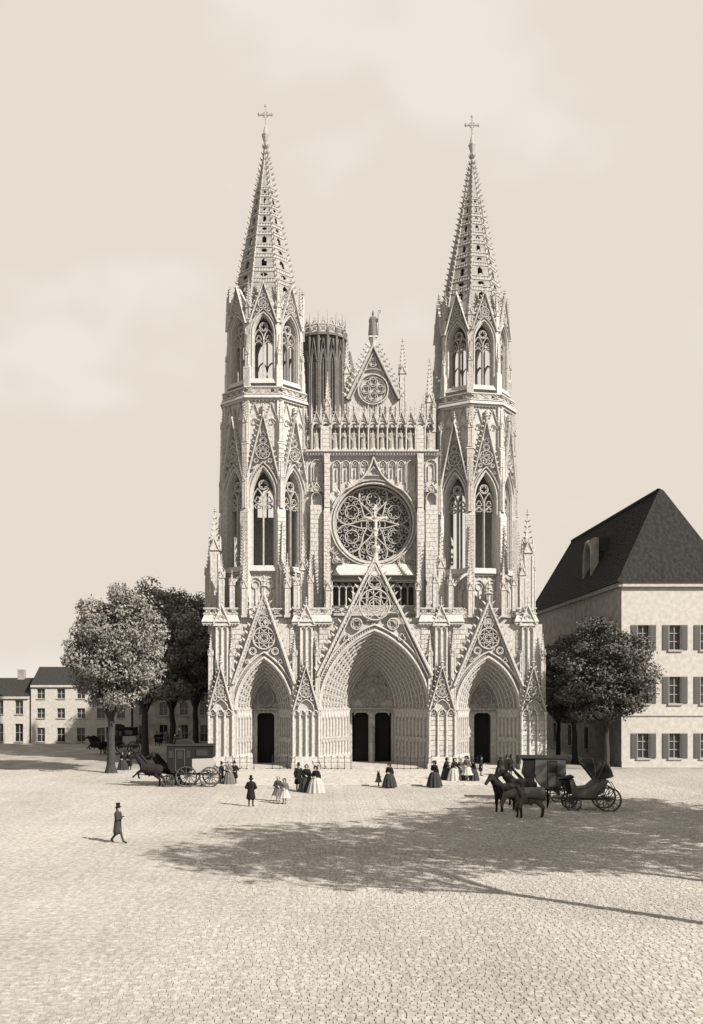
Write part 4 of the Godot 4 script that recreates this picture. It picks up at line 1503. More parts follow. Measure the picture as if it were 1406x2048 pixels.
# ---------------------------------------------------------------- square
const KERB := 15.2
func build_square() -> void:
	var g := MeshInstance3D.new()
	var pl := PlaneMesh.new()
	pl.size = Vector2(6000, 6000)
	g.mesh = pl
	g.material_override = M.ground
	g.name = "ground"
	structure(g)
	add_child(g)
	# raised forecourt of flagstones
	var fc := Node3D.new()
	fc.name = "forecourt"
	structure(fc)
	add_child(fc)
	var x0 := gx(430, KERB)
	var x1 := gx(1110, KERB)
	var bed := MB.new()
	bed.box(x0, x1, -0.2, 0.055, -12.0, KERB - 0.26)
	commit(bed, "bed", M.stone, fc)
	var kb := MB.new()
	var x := x0
	var first: Mesh = null
	kb.box(-0.6, 0.6, -0.06, 0.12, -0.14, 0.14)
	kb.taper(-0.6, 0.6, 0.12, 0.135, -0.14, 0.14, 0.015)
	while x < x1 - 1.0:
		if first == null:
			var o := commit(kb, "kerb_stone", M.flag_b, fc)
			o.position = Vector3(x + 0.6, 0, KERB - 0.12)
			first = o.mesh
		else:
			put(first, "kerb_stone", [M.flag, M.flag_b, M.flag_c][rng.randi() % 3], fc, Transform3D(Basis(), Vector3(x + 0.6, rng.randf_range(-0.006, 0.006), KERB - 0.12)))
		x += 1.215
	var slab := MB.new()
	slab.box(-0.5, 0.5, -0.5, 0.3, -0.5, 0.5)
	slab.taper(-0.5, 0.5, 0.3, 0.5, -0.5, 0.5, 0.012)
	var arr := []
	arr.resize(Mesh.ARRAY_MAX)
	arr[Mesh.ARRAY_VERTEX] = slab.v
	arr[Mesh.ARRAY_NORMAL] = slab.n
	var sm := ArrayMesh.new()
	sm.add_surface_from_arrays(Mesh.PRIMITIVE_TRIANGLES, arr)
	var places: Array = []
	var z := KERB - 0.27
	while z > 0.4:
		var dz := rng.randf_range(1.1, 1.5)
		x = x0 - rng.randf() * 1.0
		while x < x1:
			var dx := rng.randf_range(1.2, 2.1)
			var a := maxf(x, x0)
			var b := minf(x + dx, x1)
			if b - a > 0.2:
				places.append(Transform3D(Basis.from_scale(Vector3(b - a - 0.012, 0.08, dz - 0.014)), Vector3((a + b) * 0.5, 0.085 + rng.randf_range(-0.005, 0.005), z - dz * 0.5)))
			x += dx
		z -= dz
	var rest: Array = []
	for i in places.size():
		if i < 290:
			put(sm, "flagstone", [M.flag, M.flag_b, M.flag_c][rng.randi() % 3], fc, places[i])
		else:
			rest.append(places[i])
	if rest.size() > 0:
		var mm := MultiMesh.new()
		mm.transform_format = MultiMesh.TRANSFORM_3D
		mm.mesh = sm
		mm.instance_count = rest.size()
		for i in rest.size():
			mm.set_instance_transform(i, rest[i])
		var mi := MultiMeshInstance3D.new()
		mi.name = "flagstone_field"
		mi.multimesh = mm
		mi.material_override = M.flag_b
		mi.set_meta("kind", "stuff")
		fc.add_child(mi)
	# setts
	var st := MB.new()
	st.box(-0.5, 0.5, -0.5, 0.1, -0.5, 0.5)
	st.taper(-0.5, 0.5, 0.1, 0.5, -0.5, 0.5, 0.05)
	arr = []
	arr.resize(Mesh.ARRAY_MAX)
	arr[Mesh.ARRAY_VERTEX] = st.v
	arr[Mesh.ARRAY_NORMAL] = st.n
	var tm := ArrayMesh.new()
	tm.add_surface_from_arrays(Mesh.PRIMITIVE_TRIANGLES, arr)
	var spots: Array = []
	z = 71.0
	var tone := FastNoiseLite.new()
	tone.frequency = 0.09
	tone.seed = 4
	while z > 0.0:
		var dz := rng.randf_range(0.13, 0.17)
		var d := BACK - z
		var xa := -640.0 / FOCAL * d - 4.0
		var xb := 766.0 / FOCAL * d + 4.0
		x = xa + rng.randf() * 0.3
		while x < xb:
			var dx := rng.randf_range(0.15, 0.27)
			if z < KERB + 0.05 and x + dx > x0 and x < x1:
				x += dx
				continue
			var tilt := Basis(Vector3(1, 0, 0), rng.randf_range(-0.05, 0.05)) * Basis(Vector3(0, 0, 1), rng.randf_range(-0.035, 0.035))
			spots.append(Transform3D(tilt * Basis.from_scale(Vector3(dx - 0.008, 0.12, dz - 0.008)), Vector3(x + dx * 0.5, 0.0 + rng.randf_range(-0.012, 0.008), z)))
			x += dx
		z -= dz
	var sg := Node3D.new()
	sg.name = "square_paving"
	structure(sg)
	add_child(sg)
	var mm2 := MultiMesh.new()
	mm2.transform_format = MultiMesh.TRANSFORM_3D
	mm2.use_colors = true
	mm2.mesh = tm
	mm2.instance_count = spots.size() - 290
	for i in spots.size():
		var p: Vector3 = spots[i].origin
		if i < 290:
			put(tm, "sett", [M.sett_a, M.sett_b, M.sett_c, M.sett_a][rng.randi() % 4], sg, spots[i])
			continue
		mm2.set_instance_transform(i - 290, spots[i])
		var c := clampf(0.60 + tone.get_noise_2d(p.x, p.z) * 0.12 + rng.randf_range(-0.07, 0.07), 0.2, 0.75)
		mm2.set_instance_color(i - 290, gray(c, 0.8))
	var mi2 := MultiMeshInstance3D.new()
	mi2.name = "sett_field"
	mi2.multimesh = mm2
	mi2.material_override = M.sett
	mi2.set_meta("kind", "stuff")
	sg.add_child(mi2)
	# iron rails in front of the portals
	var seq := 0
	for r in [[[452, 508], "left portal, on its left"], [[545, 590], "left portal, on its right"], [[636, 702], "middle portal, on its left"], [[794, 862], "middle portal, on its right"], [[905, 955], "right portal, on its left"], [[995, 1045], "right portal, on its right"]]:
		var a := gx(r[0][0], 0.4)
		var b := gx(r[0][1], 0.4)
		var t := thing("iron_railing", "low black iron railing before the " + r[1], "railing", Vector3(a, 0.13, 0.55), 0.0, "railings before the portals")
		var n := int(round((b - a) / 0.62))
		for i in n + 1:
			var pm := MB.new()
			var px := (b - a) * i / n
			pm.box(px - 0.025, px + 0.025, 0.0, 1.1, -0.025, 0.025)
			pm.octa(Vector3(px, 1.17, 0), 0.05, 0.12, 0.05)
			pm.octa(Vector3(px, 0.06, 0), 0.08, 0.09, 0.08)
			commit(pm, "post", M.iron, t)
		for y in [0.62, 1.02]:
			var rm := MB.new()
			rm.box(0, b - a, y, y + 0.035, -0.02, 0.02)
			commit(rm, "rail", M.iron, t)
		seq += 1

# ---------------------------------------------------------------- houses
func town_house(label: String, at: Vector3, w: float, d: float, h: float, roof: float, cols: int, floors: int, m: Material, group: String) -> Node3D:
	var t := thing("town_house", label, "house", at, 0.0, group)
	var xs: Array = [-w * 0.5]
	var ys: Array = [0.0]
	var open := {}
	var cw := w / cols
	var fh := h / floors
	for i in cols:
		var c := -w * 0.5 + cw * (i + 0.5)
		xs.append(c - 0.55)
		xs.append(c + 0.55)
	xs.append(w * 0.5)
	for j in floors:
		ys.append(fh * j + (0.25 if j == 0 else 0.8))
		ys.append(fh * j + fh - 0.55)
	ys.append(h)
	for i in cols:
		for j in floors:
			open[(1 + 2 * i) * 100 + 1 + 2 * j] = true
	var mb := MB.new()
	mb.gridwall(xs, ys, open, -0.3, 0.0)
	mb.quad(Vector3(-w / 2, 0, -d), Vector3(-w / 2, h, -d), Vector3(-w / 2, h, 0), Vector3(-w / 2, 0, 0))
	mb.quad(Vector3(w / 2, 0, 0), Vector3(w / 2, h, 0), Vector3(w / 2, h, -d), Vector3(w / 2, 0, -d))
	mb.quad(Vector3(w / 2, 0, -d), Vector3(w / 2, h, -d), Vector3(-w / 2, h, -d), Vector3(-w / 2, 0, -d))
	mb.box(-w / 2, w / 2, h - 0.35, h, 0, 0.25)
	commit(mb, "wall", m, t)
	var rm := MB.new()
	rm.quad(Vector3(-w / 2, h, 0.3), Vector3(-w / 2, h + roof, -d / 2), Vector3(w / 2, h + roof, -d / 2), Vector3(w / 2, h, 0.3))
	rm.quad(Vector3(w / 2, h, -d - 0.3), Vector3(w / 2, h + roof, -d / 2), Vector3(-w / 2, h + roof, -d / 2), Vector3(-w / 2, h, -d - 0.3))
	rm.tri(Vector3(-w / 2, h, -d), Vector3(-w / 2, h + roof, -d / 2), Vector3(-w / 2, h, 0))
	rm.tri(Vector3(w / 2, h, 0), Vector3(w / 2, h + roof, -d / 2), Vector3(w / 2, h, -d))
	rm.quad(Vector3(-w / 2, h, -d), Vector3(-w / 2, h, 0), Vector3(w / 2, h, 0), Vector3(w / 2, h, -d))
	var ro := commit(rm, "roof", M.slate, t)
	var cm := MB.new()
	cm.box(w * 0.3, w * 0.3 + 1.0, h + roof * 0.5, h + roof + 1.2, -d / 2 - 0.4, -d / 2 + 0.4)
	commit(cm, "chimney", M.plaster_b, ro)
	for i in cols:
		for j in floors:
			var x0: float = xs[1 + 2 * i]
			var x1: float = xs[2 + 2 * i]
			var y0: float = ys[1 + 2 * j]
			var y1: float = ys[2 + 2 * j]
			var wm := MB.new()
			wm.box(x0, x1, y0, y1, -0.3, -0.26)
			var win := commit(wm, "door" if j == 0 and i % 3 == 1 else "window", M.wood if j == 0 and i % 3 == 1 else M.pane, t)
			var fm := MB.new()
			fm.line((x0 + x1) / 2, y0, (x0 + x1) / 2, y1, 0.09, -0.26, -0.2)
			for q in 3:
				fm.line(x0, lerpf(y0, y1, q / 2.0), x1, lerpf(y0, y1, q / 2.0), 0.08, -0.26, -0.2)
			fm.box(x0 - 0.1, x1 + 0.1, y0 - 0.12, y0, -0.02, 0.12)
			commit(fm, "frame", M.frame, win)
	return t
func build_houses() -> void:
	var z := -44.0
	var n := 0
	for q in [[-140, 58, 5, "low pale house at the far left, beyond the open side of the square", 6.6], [62, 262, 5, "pale two-storey house seen behind the nearest left tree trunk", 8.2], [266, 470, 5, "shadowed house behind the coach and the darker trees", 9.4]]:
		var a := gx(q[0], z)
		var b := gx(q[1], z)
		town_house(q[3], Vector3((a + b) / 2, 0, z), b - a, 8.0, q[4], 2.6, q[2], 2 if n < 1 else 3, [M.plaster, M.plaster, M.plaster_b][n], "houses closing the left side of the square")
		n += 1
	# the big steep-roofed house on the right
	var t := thing("large_house", "large dark house with a very steep slate roof and arched dormer, right of the church", "house", Vector3(29.2, 0, -3.0))
	var len := 38.0
	var wd := 10.4
	var he := 18.0
	var hr := 27.6
	var inset := 5.0
	var mb := MB.new()
	mb.xf = Transform3D(Basis(Vector3.UP, -PI / 2), Vector3(0, 0, -len))   # local x runs towards the viewer, z outwards to the left
	var xs: Array = [0.0]
	for i in 5:
		xs.append(4.0 + 7.0 * i)
		xs.append(5.4 + 7.0 * i)
	xs.append(len)
	var ys: Array = [0.0, 1.0, 3.4, 6.0, 8.4, 13.2, 15.0, he]
	var open := {}
	for i in 5:
		open[(1 + 2 * i) * 100 + 1] = true
		open[(1 + 2 * i) * 100 + 3] = true
		if i == 3:
			open[(1 + 2 * i) * 100 + 5] = true
	mb.gridwall(xs, ys, open, -0.4, 0.0)
	mb.xf = Transform3D()
	mb.box(0.02, wd, 0, he, -len, -len + 0.4)
	mb.box(wd - 0.4, wd, 0, he, -len + 0.4, -0.4)
	mb.box(-0.35, 0.0, he - 0.5, he - 0.05, -len - 0.3, 0.3)
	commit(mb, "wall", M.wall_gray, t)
	for k in open:
		var i: int = k / 100
		var j: int = k % 100
		var wm := MB.new()
		wm.xf = Transform3D(Basis(Vector3.UP, -PI / 2), Vector3(0, 0, -len))
		wm.box(xs[i], xs[i + 1], ys[j], ys[j + 1], -0.4, -0.34)
		var win := commit(wm, "window", M.pane, t)
		var fm := MB.new()
		fm.xf = wm.xf
		fm.line((xs[i] + xs[i + 1]) / 2, ys[j], (xs[i] + xs[i + 1]) / 2, ys[j + 1], 0.1, -0.34, -0.26)
		fm.line(xs[i], (ys[j] + ys[j + 1]) / 2, xs[i + 1], (ys[j] + ys[j + 1]) / 2, 0.1, -0.34, -0.26)
		fm.box(xs[i] - 0.15, xs[i + 1] + 0.15, ys[j] - 0.18, ys[j], -0.02, 0.12)
		commit(fm, "frame", M.wall_gray, win)
	# end towards the square
	var em := MB.new()
	var ex: Array = [0.02, 1.6, 2.7, 4.65, 5.75, 7.7, 8.8, wd]
	var ey: Array = [0.0, 0.9, 3.3, 6.2, 8.8, 11.4, 13.8, he]
	var eo := {}
	for i in 3:
		for j in 3:
			eo[(1 + 2 * i) * 100 + 1 + 2 * j] = true
	em.gridwall(ex, ey, eo, -0.35, 0.0)
	em.box(0.02, wd, he - 0.5, he - 0.05, 0.0, 0.35)
	em.box(0.02, wd, 5.0, 5.25, 0.0, 0.12)
	em.box(0.02, wd, 0.0, 0.6, 0.0, 0.1)
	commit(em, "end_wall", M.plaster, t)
	for k in eo:
		var i: int = k / 100
		var j: int = k % 100
		var wm := MB.new()
		wm.box(ex[i], ex[i + 1], ey[j], ey[j + 1], -0.35, -0.3)
		var win := commit(wm, "window", M.pane, t)
		var fm := MB.new()
		fm.line((ex[i] + ex[i + 1]) / 2, ey[j], (ex[i] + ex[i + 1]) / 2, ey[j + 1], 0.1, -0.3, -0.22)
		for q in 4:
			fm.line(ex[i], lerpf(ey[j], ey[j + 1], q / 3.0), ex[i + 1], lerpf(ey[j], ey[j + 1], q / 3.0), 0.08, -0.3, -0.22)
		fm.box(ex[i] - 0.15, ex[i + 1] + 0.15, ey[j] - 0.18, ey[j], -0.02, 0.15)
		commit(fm, "frame", M.frame, win)
		for s in [-1.0, 1.0]:
			var sh := MB.new()
			var hx: float = ex[i] - 0.36 if s < 0 else ex[i + 1] + 0.36
			sh.box(hx - 0.3, hx + 0.3, ey[j], ey[j + 1], 0.02, 0.07)
			for q in 14:
				sh.box(hx - 0.24, hx + 0.24, lerpf(ey[j], ey[j + 1], (q + 0.6) / 15.0), lerpf(ey[j], ey[j + 1], (q + 1.0) / 15.0), 0.07, 0.095)
			commit(sh, "shutter", M.coach_gray, win)
	# roof: slates in courses that overlap
	var roof := part("roof", t)
	var e0 := Vector3(-0.5, he - 0.1, -len - 0.5)
	var e1 := Vector3(-0.5, he - 0.1, 0.5)
	var f0 := Vector3(wd + 0.5, he - 0.1, -len - 0.5)
	var f1 := Vector3(wd + 0.5, he - 0.1, 0.5)
	var r0 := Vector3(inset, hr, -len + 1.2)
	var r1 := Vector3(inset, hr, -3.6)
	var s0 := Vector3(wd - inset, hr, -len + 1.2)
	var s1 := Vector3(wd - inset, hr, -3.6)
	var top := hr + 0.25
	var a0 := Vector3(wd / 2, top, -len + 4.0)
	var a1 := Vector3(wd / 2, top, -4.0)
	var rb := MB.new()
	rb.quad(e0, r0, r1, e1)
	rb.quad(e1, r1, s1, f1)
	rb.quad(f1, s1, s0, f0)
	rb.quad(f0, s0, r0, e0)
	rb.quad(r0, a0, a1, r1)
	rb.quad(r1, a1, a1, s1)
	rb.quad(s1, a1, a0, s0)
	rb.quad(s0, a0, a0, r0)
	rb.quad(e0, e1, f1, f0)
	rb.tube([r0 + Vector3(-0.1, 0, 0), r1 + Vector3(-0.1, 0, 0)], [0.22, 0.22], 6)
	rb.tube([e1, r1], [0.14, 0.14], 5)
	rb.tube([e0, r0], [0.14, 0.14], 5)
	commit(rb, "roof_deck", M.slate_b, roof)
	var sl := MB.new()
	var rows := 38
	for i in rows:
		var u0 := float(i) / rows
		var u1 := (i + 1.25) / rows
		var lo := e0.lerp(r0, u0)
		var lo1 := e1.lerp(r1, u0)
		var up := e0.lerp(r0, minf(u1, 1.0))
		var up1 := e1.lerp(r1, minf(u1, 1.0))
		var nrm := Vector3(-0.86, 0.5, 0)
		var cols := 86
		for j in cols:
			var w0 := float(j) / cols + (0.5 / cols if i % 2 == 0 else 0.0)
			var w1 := minf(w0 + 0.93 / cols, 1.0)
			var lift := 0.07 + rng.randf_range(-0.012, 0.02)
			var p := lo.lerp(lo1, w0) + nrm * lift
			var q := lo.lerp(lo1, w1) + nrm * lift
			sl.quad(p, up.lerp(up1, w0) + nrm * 0.01, up.lerp(up1, w1) + nrm * 0.01, q)
			sl.quad(p - nrm * 0.06, p, q, q - nrm * 0.06)
	commit(sl, "slates", M.slate, roof).set_meta("kind", "stuff")
	# pointed dormer
	var dm := MB.new()
	var dz := -14.6
	dm.xf = Transform3D(Basis(Vector3.UP, -PI / 2), Vector3(1.0, -0.6, dz))
	dm.pierced(-1.9, 1.9, 19.9, 24.9, doorway(0, 1.3, 20.4, 22.7, 1.6, 7), -0.5, 0.0)
	dm.bar(doorway(0, 1.55, 20.1, 22.7, 1.95, 7), 0.4, 0.0, 0.3)
	dm.line(0, 20.4, 0, 24.0, 0.3, -0.4, -0.1)
	dm.box(-1.9, 1.9, 19.9, 20.15, 0.0, 0.5)
	commit(dm, "dormer", M.plaster_b, t)
	var dr := MB.new()
	dr.xf = dm.xf
	dr.prism(PackedVector2Array([Vector2(-1.85, 19.9), Vector2(-1.85, 23.4), Vector2(0, 25.2), Vector2(1.85, 23.4), Vector2(1.85, 19.9)]), -4.0, -0.55)
	commit(dr, "dormer_roof", M.slate_b, t)

# ---------------------------------------------------------------- trees
func make_crown(seed_: int, rx: float, ry: float, clumps: int, leaves: int, size: float, dark: float) -> ArrayMesh:
	var r := RandomNumberGenerator.new()
	r.seed = seed_
	var v := PackedVector3Array()
	var n := PackedVector3Array()
	var c := PackedColorArray()
	var wob := FastNoiseLite.new()
	wob.seed = seed_
	wob.frequency = 0.7
	for i in clumps:
		var d := Vector3(r.randfn(), r.randfn(), r.randfn()).normalized()
		var rad := pow(r.randf(), 0.42) * (0.86 + 0.3 * wob.get_noise_3dv(d))
		var p := Vector3(d.x * rx, d.y * ry, d.z * rx) * rad
		# flat underside
		if p.y < -ry * 0.72:
			p.y = -ry * 0.72 + r.randf_range(-0.3, 0.5)
		var cr := r.randf_range(0.16, 0.3) * rx
		var tone := r.randf_range(0.75, 1.25) * dark
		for j in leaves:
			var o := Vector3(r.randfn(), r.randfn(), r.randfn()).normalized()
			var q := p + o * Vector3(1.0, 0.75, 1.0) * cr * r.randf_range(0.55, 1.08)
			var s := size * r.randf_range(0.6, 1.3)
			var nn := (o + Vector3(r.randfn(), r.randfn() + 0.5, r.randfn()) * 0.55).normalized()
			var t := nn.cross(Vector3(r.randfn(), r.randfn(), r.randfn())).normalized() * s
			var b := nn.cross(t) * 0.6
			var k := tone * r.randf_range(0.7, 1.35)
			var col := gray(k, 1.2)
			var fold := nn * s * 0.2
			for tri in [[q - t, q + b + fold, q + t], [q - t, q + t, q - b + fold]]:
				for w in tri:
					v.append(w)
					n.append(nn)
					c.append(col)
	var arr := []
	arr.resize(Mesh.ARRAY_MAX)
	arr[Mesh.ARRAY_VERTEX] = v
	arr[Mesh.ARRAY_NORMAL] = n
	arr[Mesh.ARRAY_COLOR] = c
	var m := ArrayMesh.new()
	m.add_surface_from_arrays(Mesh.PRIMITIVE_TRIANGLES, arr)
	return m
func tree(label: String, at: Vector3, crown: Mesh, cy: float, sc: Vector3, trunk_r: float, fork: float, spread: float, turn: float, group: String, lean := 0.0) -> void:
	var t := thing("broadleaf_tree", label, "tree", at, 0.0, group)
	var mb := MB.new()
	var r := RandomNumberGenerator.new()
	r.seed = int(absf(at.x) * 100) + 7
	var p: Array = []
	var rad: Array = []
	for i in 7:
		var u := i / 6.0
		p.append(Vector3(r.randf_range(-0.1, 0.1) * u, fork * u - 0.1, r.randf_range(-0.1, 0.1) * u))
		rad.append(trunk_r * (1.0 - 0.3 * u) * (1.55 if i == 0 else 1.0))
	mb.tube(p, rad, 9)
	for i in 7:
		var a := TAU * i / 7.0 + r.randf()
		var q: Array = []
		var w: Array = []
		var len := r.randf_range(0.6, 1.0)
		for j in 5:
			var u := j / 4.0
			q.append(p[6] + Vector3(cos(a) * spread * u * len, (cy - fork + 1.0) * (u * 1.05 - 0.1 * u * u) * len - 0.35 * (1.0 - u), sin(a) * spread * u * len))
			w.append(trunk_r * 0.5 * (1.0 - 0.8 * u))
		mb.tube(q, w, 6)
	commit(mb, "trunk", M.bark, t)
	put(crown, "crown", M.leaf, t, Transform3D(Basis(Vector3.UP, turn) * Basis.from_scale(sc), Vector3(lean, cy, 0)))
func build_trees() -> void:
	var light := make_crown(5, 4.6, 6.6, 230, 200, 0.14, 0.25)
	var mid := make_crown(9, 4.6, 6.6, 210, 180, 0.15, 0.27)
	var dark := make_crown(13, 4.6, 6.6, 210, 180, 0.15, 0.23)
	var dusk := make_crown(17, 4.6, 6.6, 210, 190, 0.15, 0.12)
	var airy := make_crown(23, 4.6, 6.6, 150, 34, 0.2, 0.15)
	var g1 := "trees along the left of the church"
	var g2 := "trees in front of the steep-roofed house"
	tree("leafy tree with the palest, most sunlit crown, nearest on the left", on_ground(222, 1547), light, 11.2, Vector3(1.0, 1.02, 1.05), 0.42, 5.2, 3.4, 0.4, g1, 0.9)
	tree("leafy tree whose trunk rises behind the coach horses", on_ground(290, 1519), mid, 12.0, Vector3(1.3, 1.12, 1.2), 0.45, 5.4, 3.8, 1.7, g1, 0.8)
	tree("dark tree rising directly behind the black coach", on_ground(345, 1508), dark, 12.6, Vector3(1.18, 1.14, 1.18), 0.42, 5.4, 3.6, 2.9, g1)
	tree("dark tree tight against the left corner of the church", on_ground(391, 1500), dark, 12.6, Vector3(0.95, 1.16, 0.95), 0.42, 5.4, 3.2, 4.4, g1)
	tree("nearest tree on the right, its trunk beside the open carriage hood", on_ground(1213, 1541), dusk, 9.0, Vector3(0.95, 0.84, 1.0), 0.3, 4.4, 2.8, 0.9, g2)
	tree("middle tree of three before the steep-roofed house", on_ground(1150, 1527), dusk, 8.6, Vector3(0.95, 0.82, 0.9), 0.3, 4.2, 2.6, 2.2, g2)
	tree("thin tree touching the right corner of the church", on_ground(1116, 1521), dusk, 8.4, Vector3(0.66, 0.8, 0.62), 0.26, 4.2, 2.4, 3.3, g2)
	# tall elms to the right of the viewer, whose shade lies across the square
	var g3 := "tall elms shading the near side of the square"
	var h := 18.5
	for q in [[18.0, 29.5, 1.5, "farthest"], [11.5, 36.5, 1.3, "second farthest"], [4.0, 43.0, 1.35, "second nearest"], [-1.0, 48.0, 0.95, "nearest"], [24.0, 38.0, 1.5, "rightmost"], [12.0, 44.5, 1.2, "middle"]]:
		tree("tall elm out of view, %s of those shading the paving" % q[3], Vector3(q[0] + 0.77 / 0.72 * h, 0, q[1] + 0.64 / 0.72 * h), airy, h, Vector3(q[2] * 1.1, 1.0, q[2] * 1.1), 0.3, 11.5, 5.0, q[0], g3)

# ---------------------------------------------------------------- statues
const ORD := ["first", "second", "third", "fourth", "fifth", "sixth", "seventh", "eighth", "ninth", "tenth", "eleventh"]
func V(x: float, y: float, z: float) -> Vector3:
	return Vector3(x, y, z)
func robed(kind: int) -> ArrayMesh:
	var c := Color(1, 1, 1)
	var b: Array = [
		[V(-0.1, 0.1, 0), V(-0.09, 0.95, 0), 0.2, 0.15, c], [V(0.1, 0.1, 0), V(0.09, 0.95, 0), 0.2, 0.15, c], [V(0, 0.1, 0.1), V(0, 0.9, 0.05), 0.16, 0.13, c],
		[V(-0.07, 0.95, 0), V(-0.07, 1.42, 0), 0.15, 0.14, c], [V(0.07, 0.95, 0), V(0.07, 1.42, 0), 0.15, 0.14, c], [V(-0.17, 1.5, 0), V(0.17, 1.5, 0), 0.1, 0.1, c],
		[V(0, 1.5, 0), V(0, 1.68, 0.01), 0.07, 0.06, c], [V(0, 1.76, 0.02), V(0, 1.84, 0.01), 0.1, 0.1, c], [V(0, 1.68, 0.08), V(0, 1.6, 0.09), 0.05, 0.03, c]]
	if kind == 0:
		b.append_array([[V(-0.22, 1.48, 0), V(-0.27, 1.17, 0.04), 0.085, 0.075, c], [V(-0.27, 1.17, 0.04), V(-0.05, 1.12, 0.2), 0.07, 0.06, c],
			[V(0.22, 1.48, 0), V(0.27, 1.17, 0.04), 0.085, 0.075, c], [V(0.27, 1.17, 0.04), V(0.06, 1.28, 0.2), 0.07, 0.055, c], [V(-0.02, 1.1, 0.2), V(0.08, 1.3, 0.2), 0.06, 0.06, c]])
	elif kind == 1:
		b.append_array([[V(-0.22, 1.48, 0), V(-0.28, 1.15, 0.0), 0.085, 0.07, c], [V(-0.28, 1.15, 0), V(-0.2, 0.85, 0.14), 0.07, 0.06, c],
			[V(0.22, 1.48, 0), V(0.3, 1.2, 0.05), 0.085, 0.075, c], [V(0.3, 1.2, 0.05), V(0.22, 1.42, 0.2), 0.065, 0.055, c], [V(0.25, 0.1, 0.2), V(0.22, 1.75, 0.2), 0.03, 0.03, c]])
	else:
		b.append_array([[V(-0.22, 1.48, 0), V(-0.3, 1.2, 0.05), 0.09, 0.08, c], [V(-0.3, 1.2, 0.05), V(-0.16, 1.35, 0.22), 0.07, 0.05, c],
			[V(0.22, 1.48, 0), V(0.32, 1.2, 0.05), 0.09, 0.08, c], [V(0.32, 1.2, 0.05), V(0.4, 1.4, 0.15), 0.07, 0.05, c], [V(0, 1.86, 0), V(0, 2.12, 0), 0.1, 0.03, c],
			[V(-0.2, 1.3, -0.06), V(-0.26, 0.2, -0.06), 0.12, 0.16, c], [V(0.2, 1.3, -0.06), V(0.26, 0.2, -0.06), 0.12, 0.16, c]])
	if kind < 2:
		b.append([V(-0.05, 1.9, 0), V(0.05, 1.9, 0), 0.085, 0.085, c])
	return flesh(b, 0.045, 0.05)
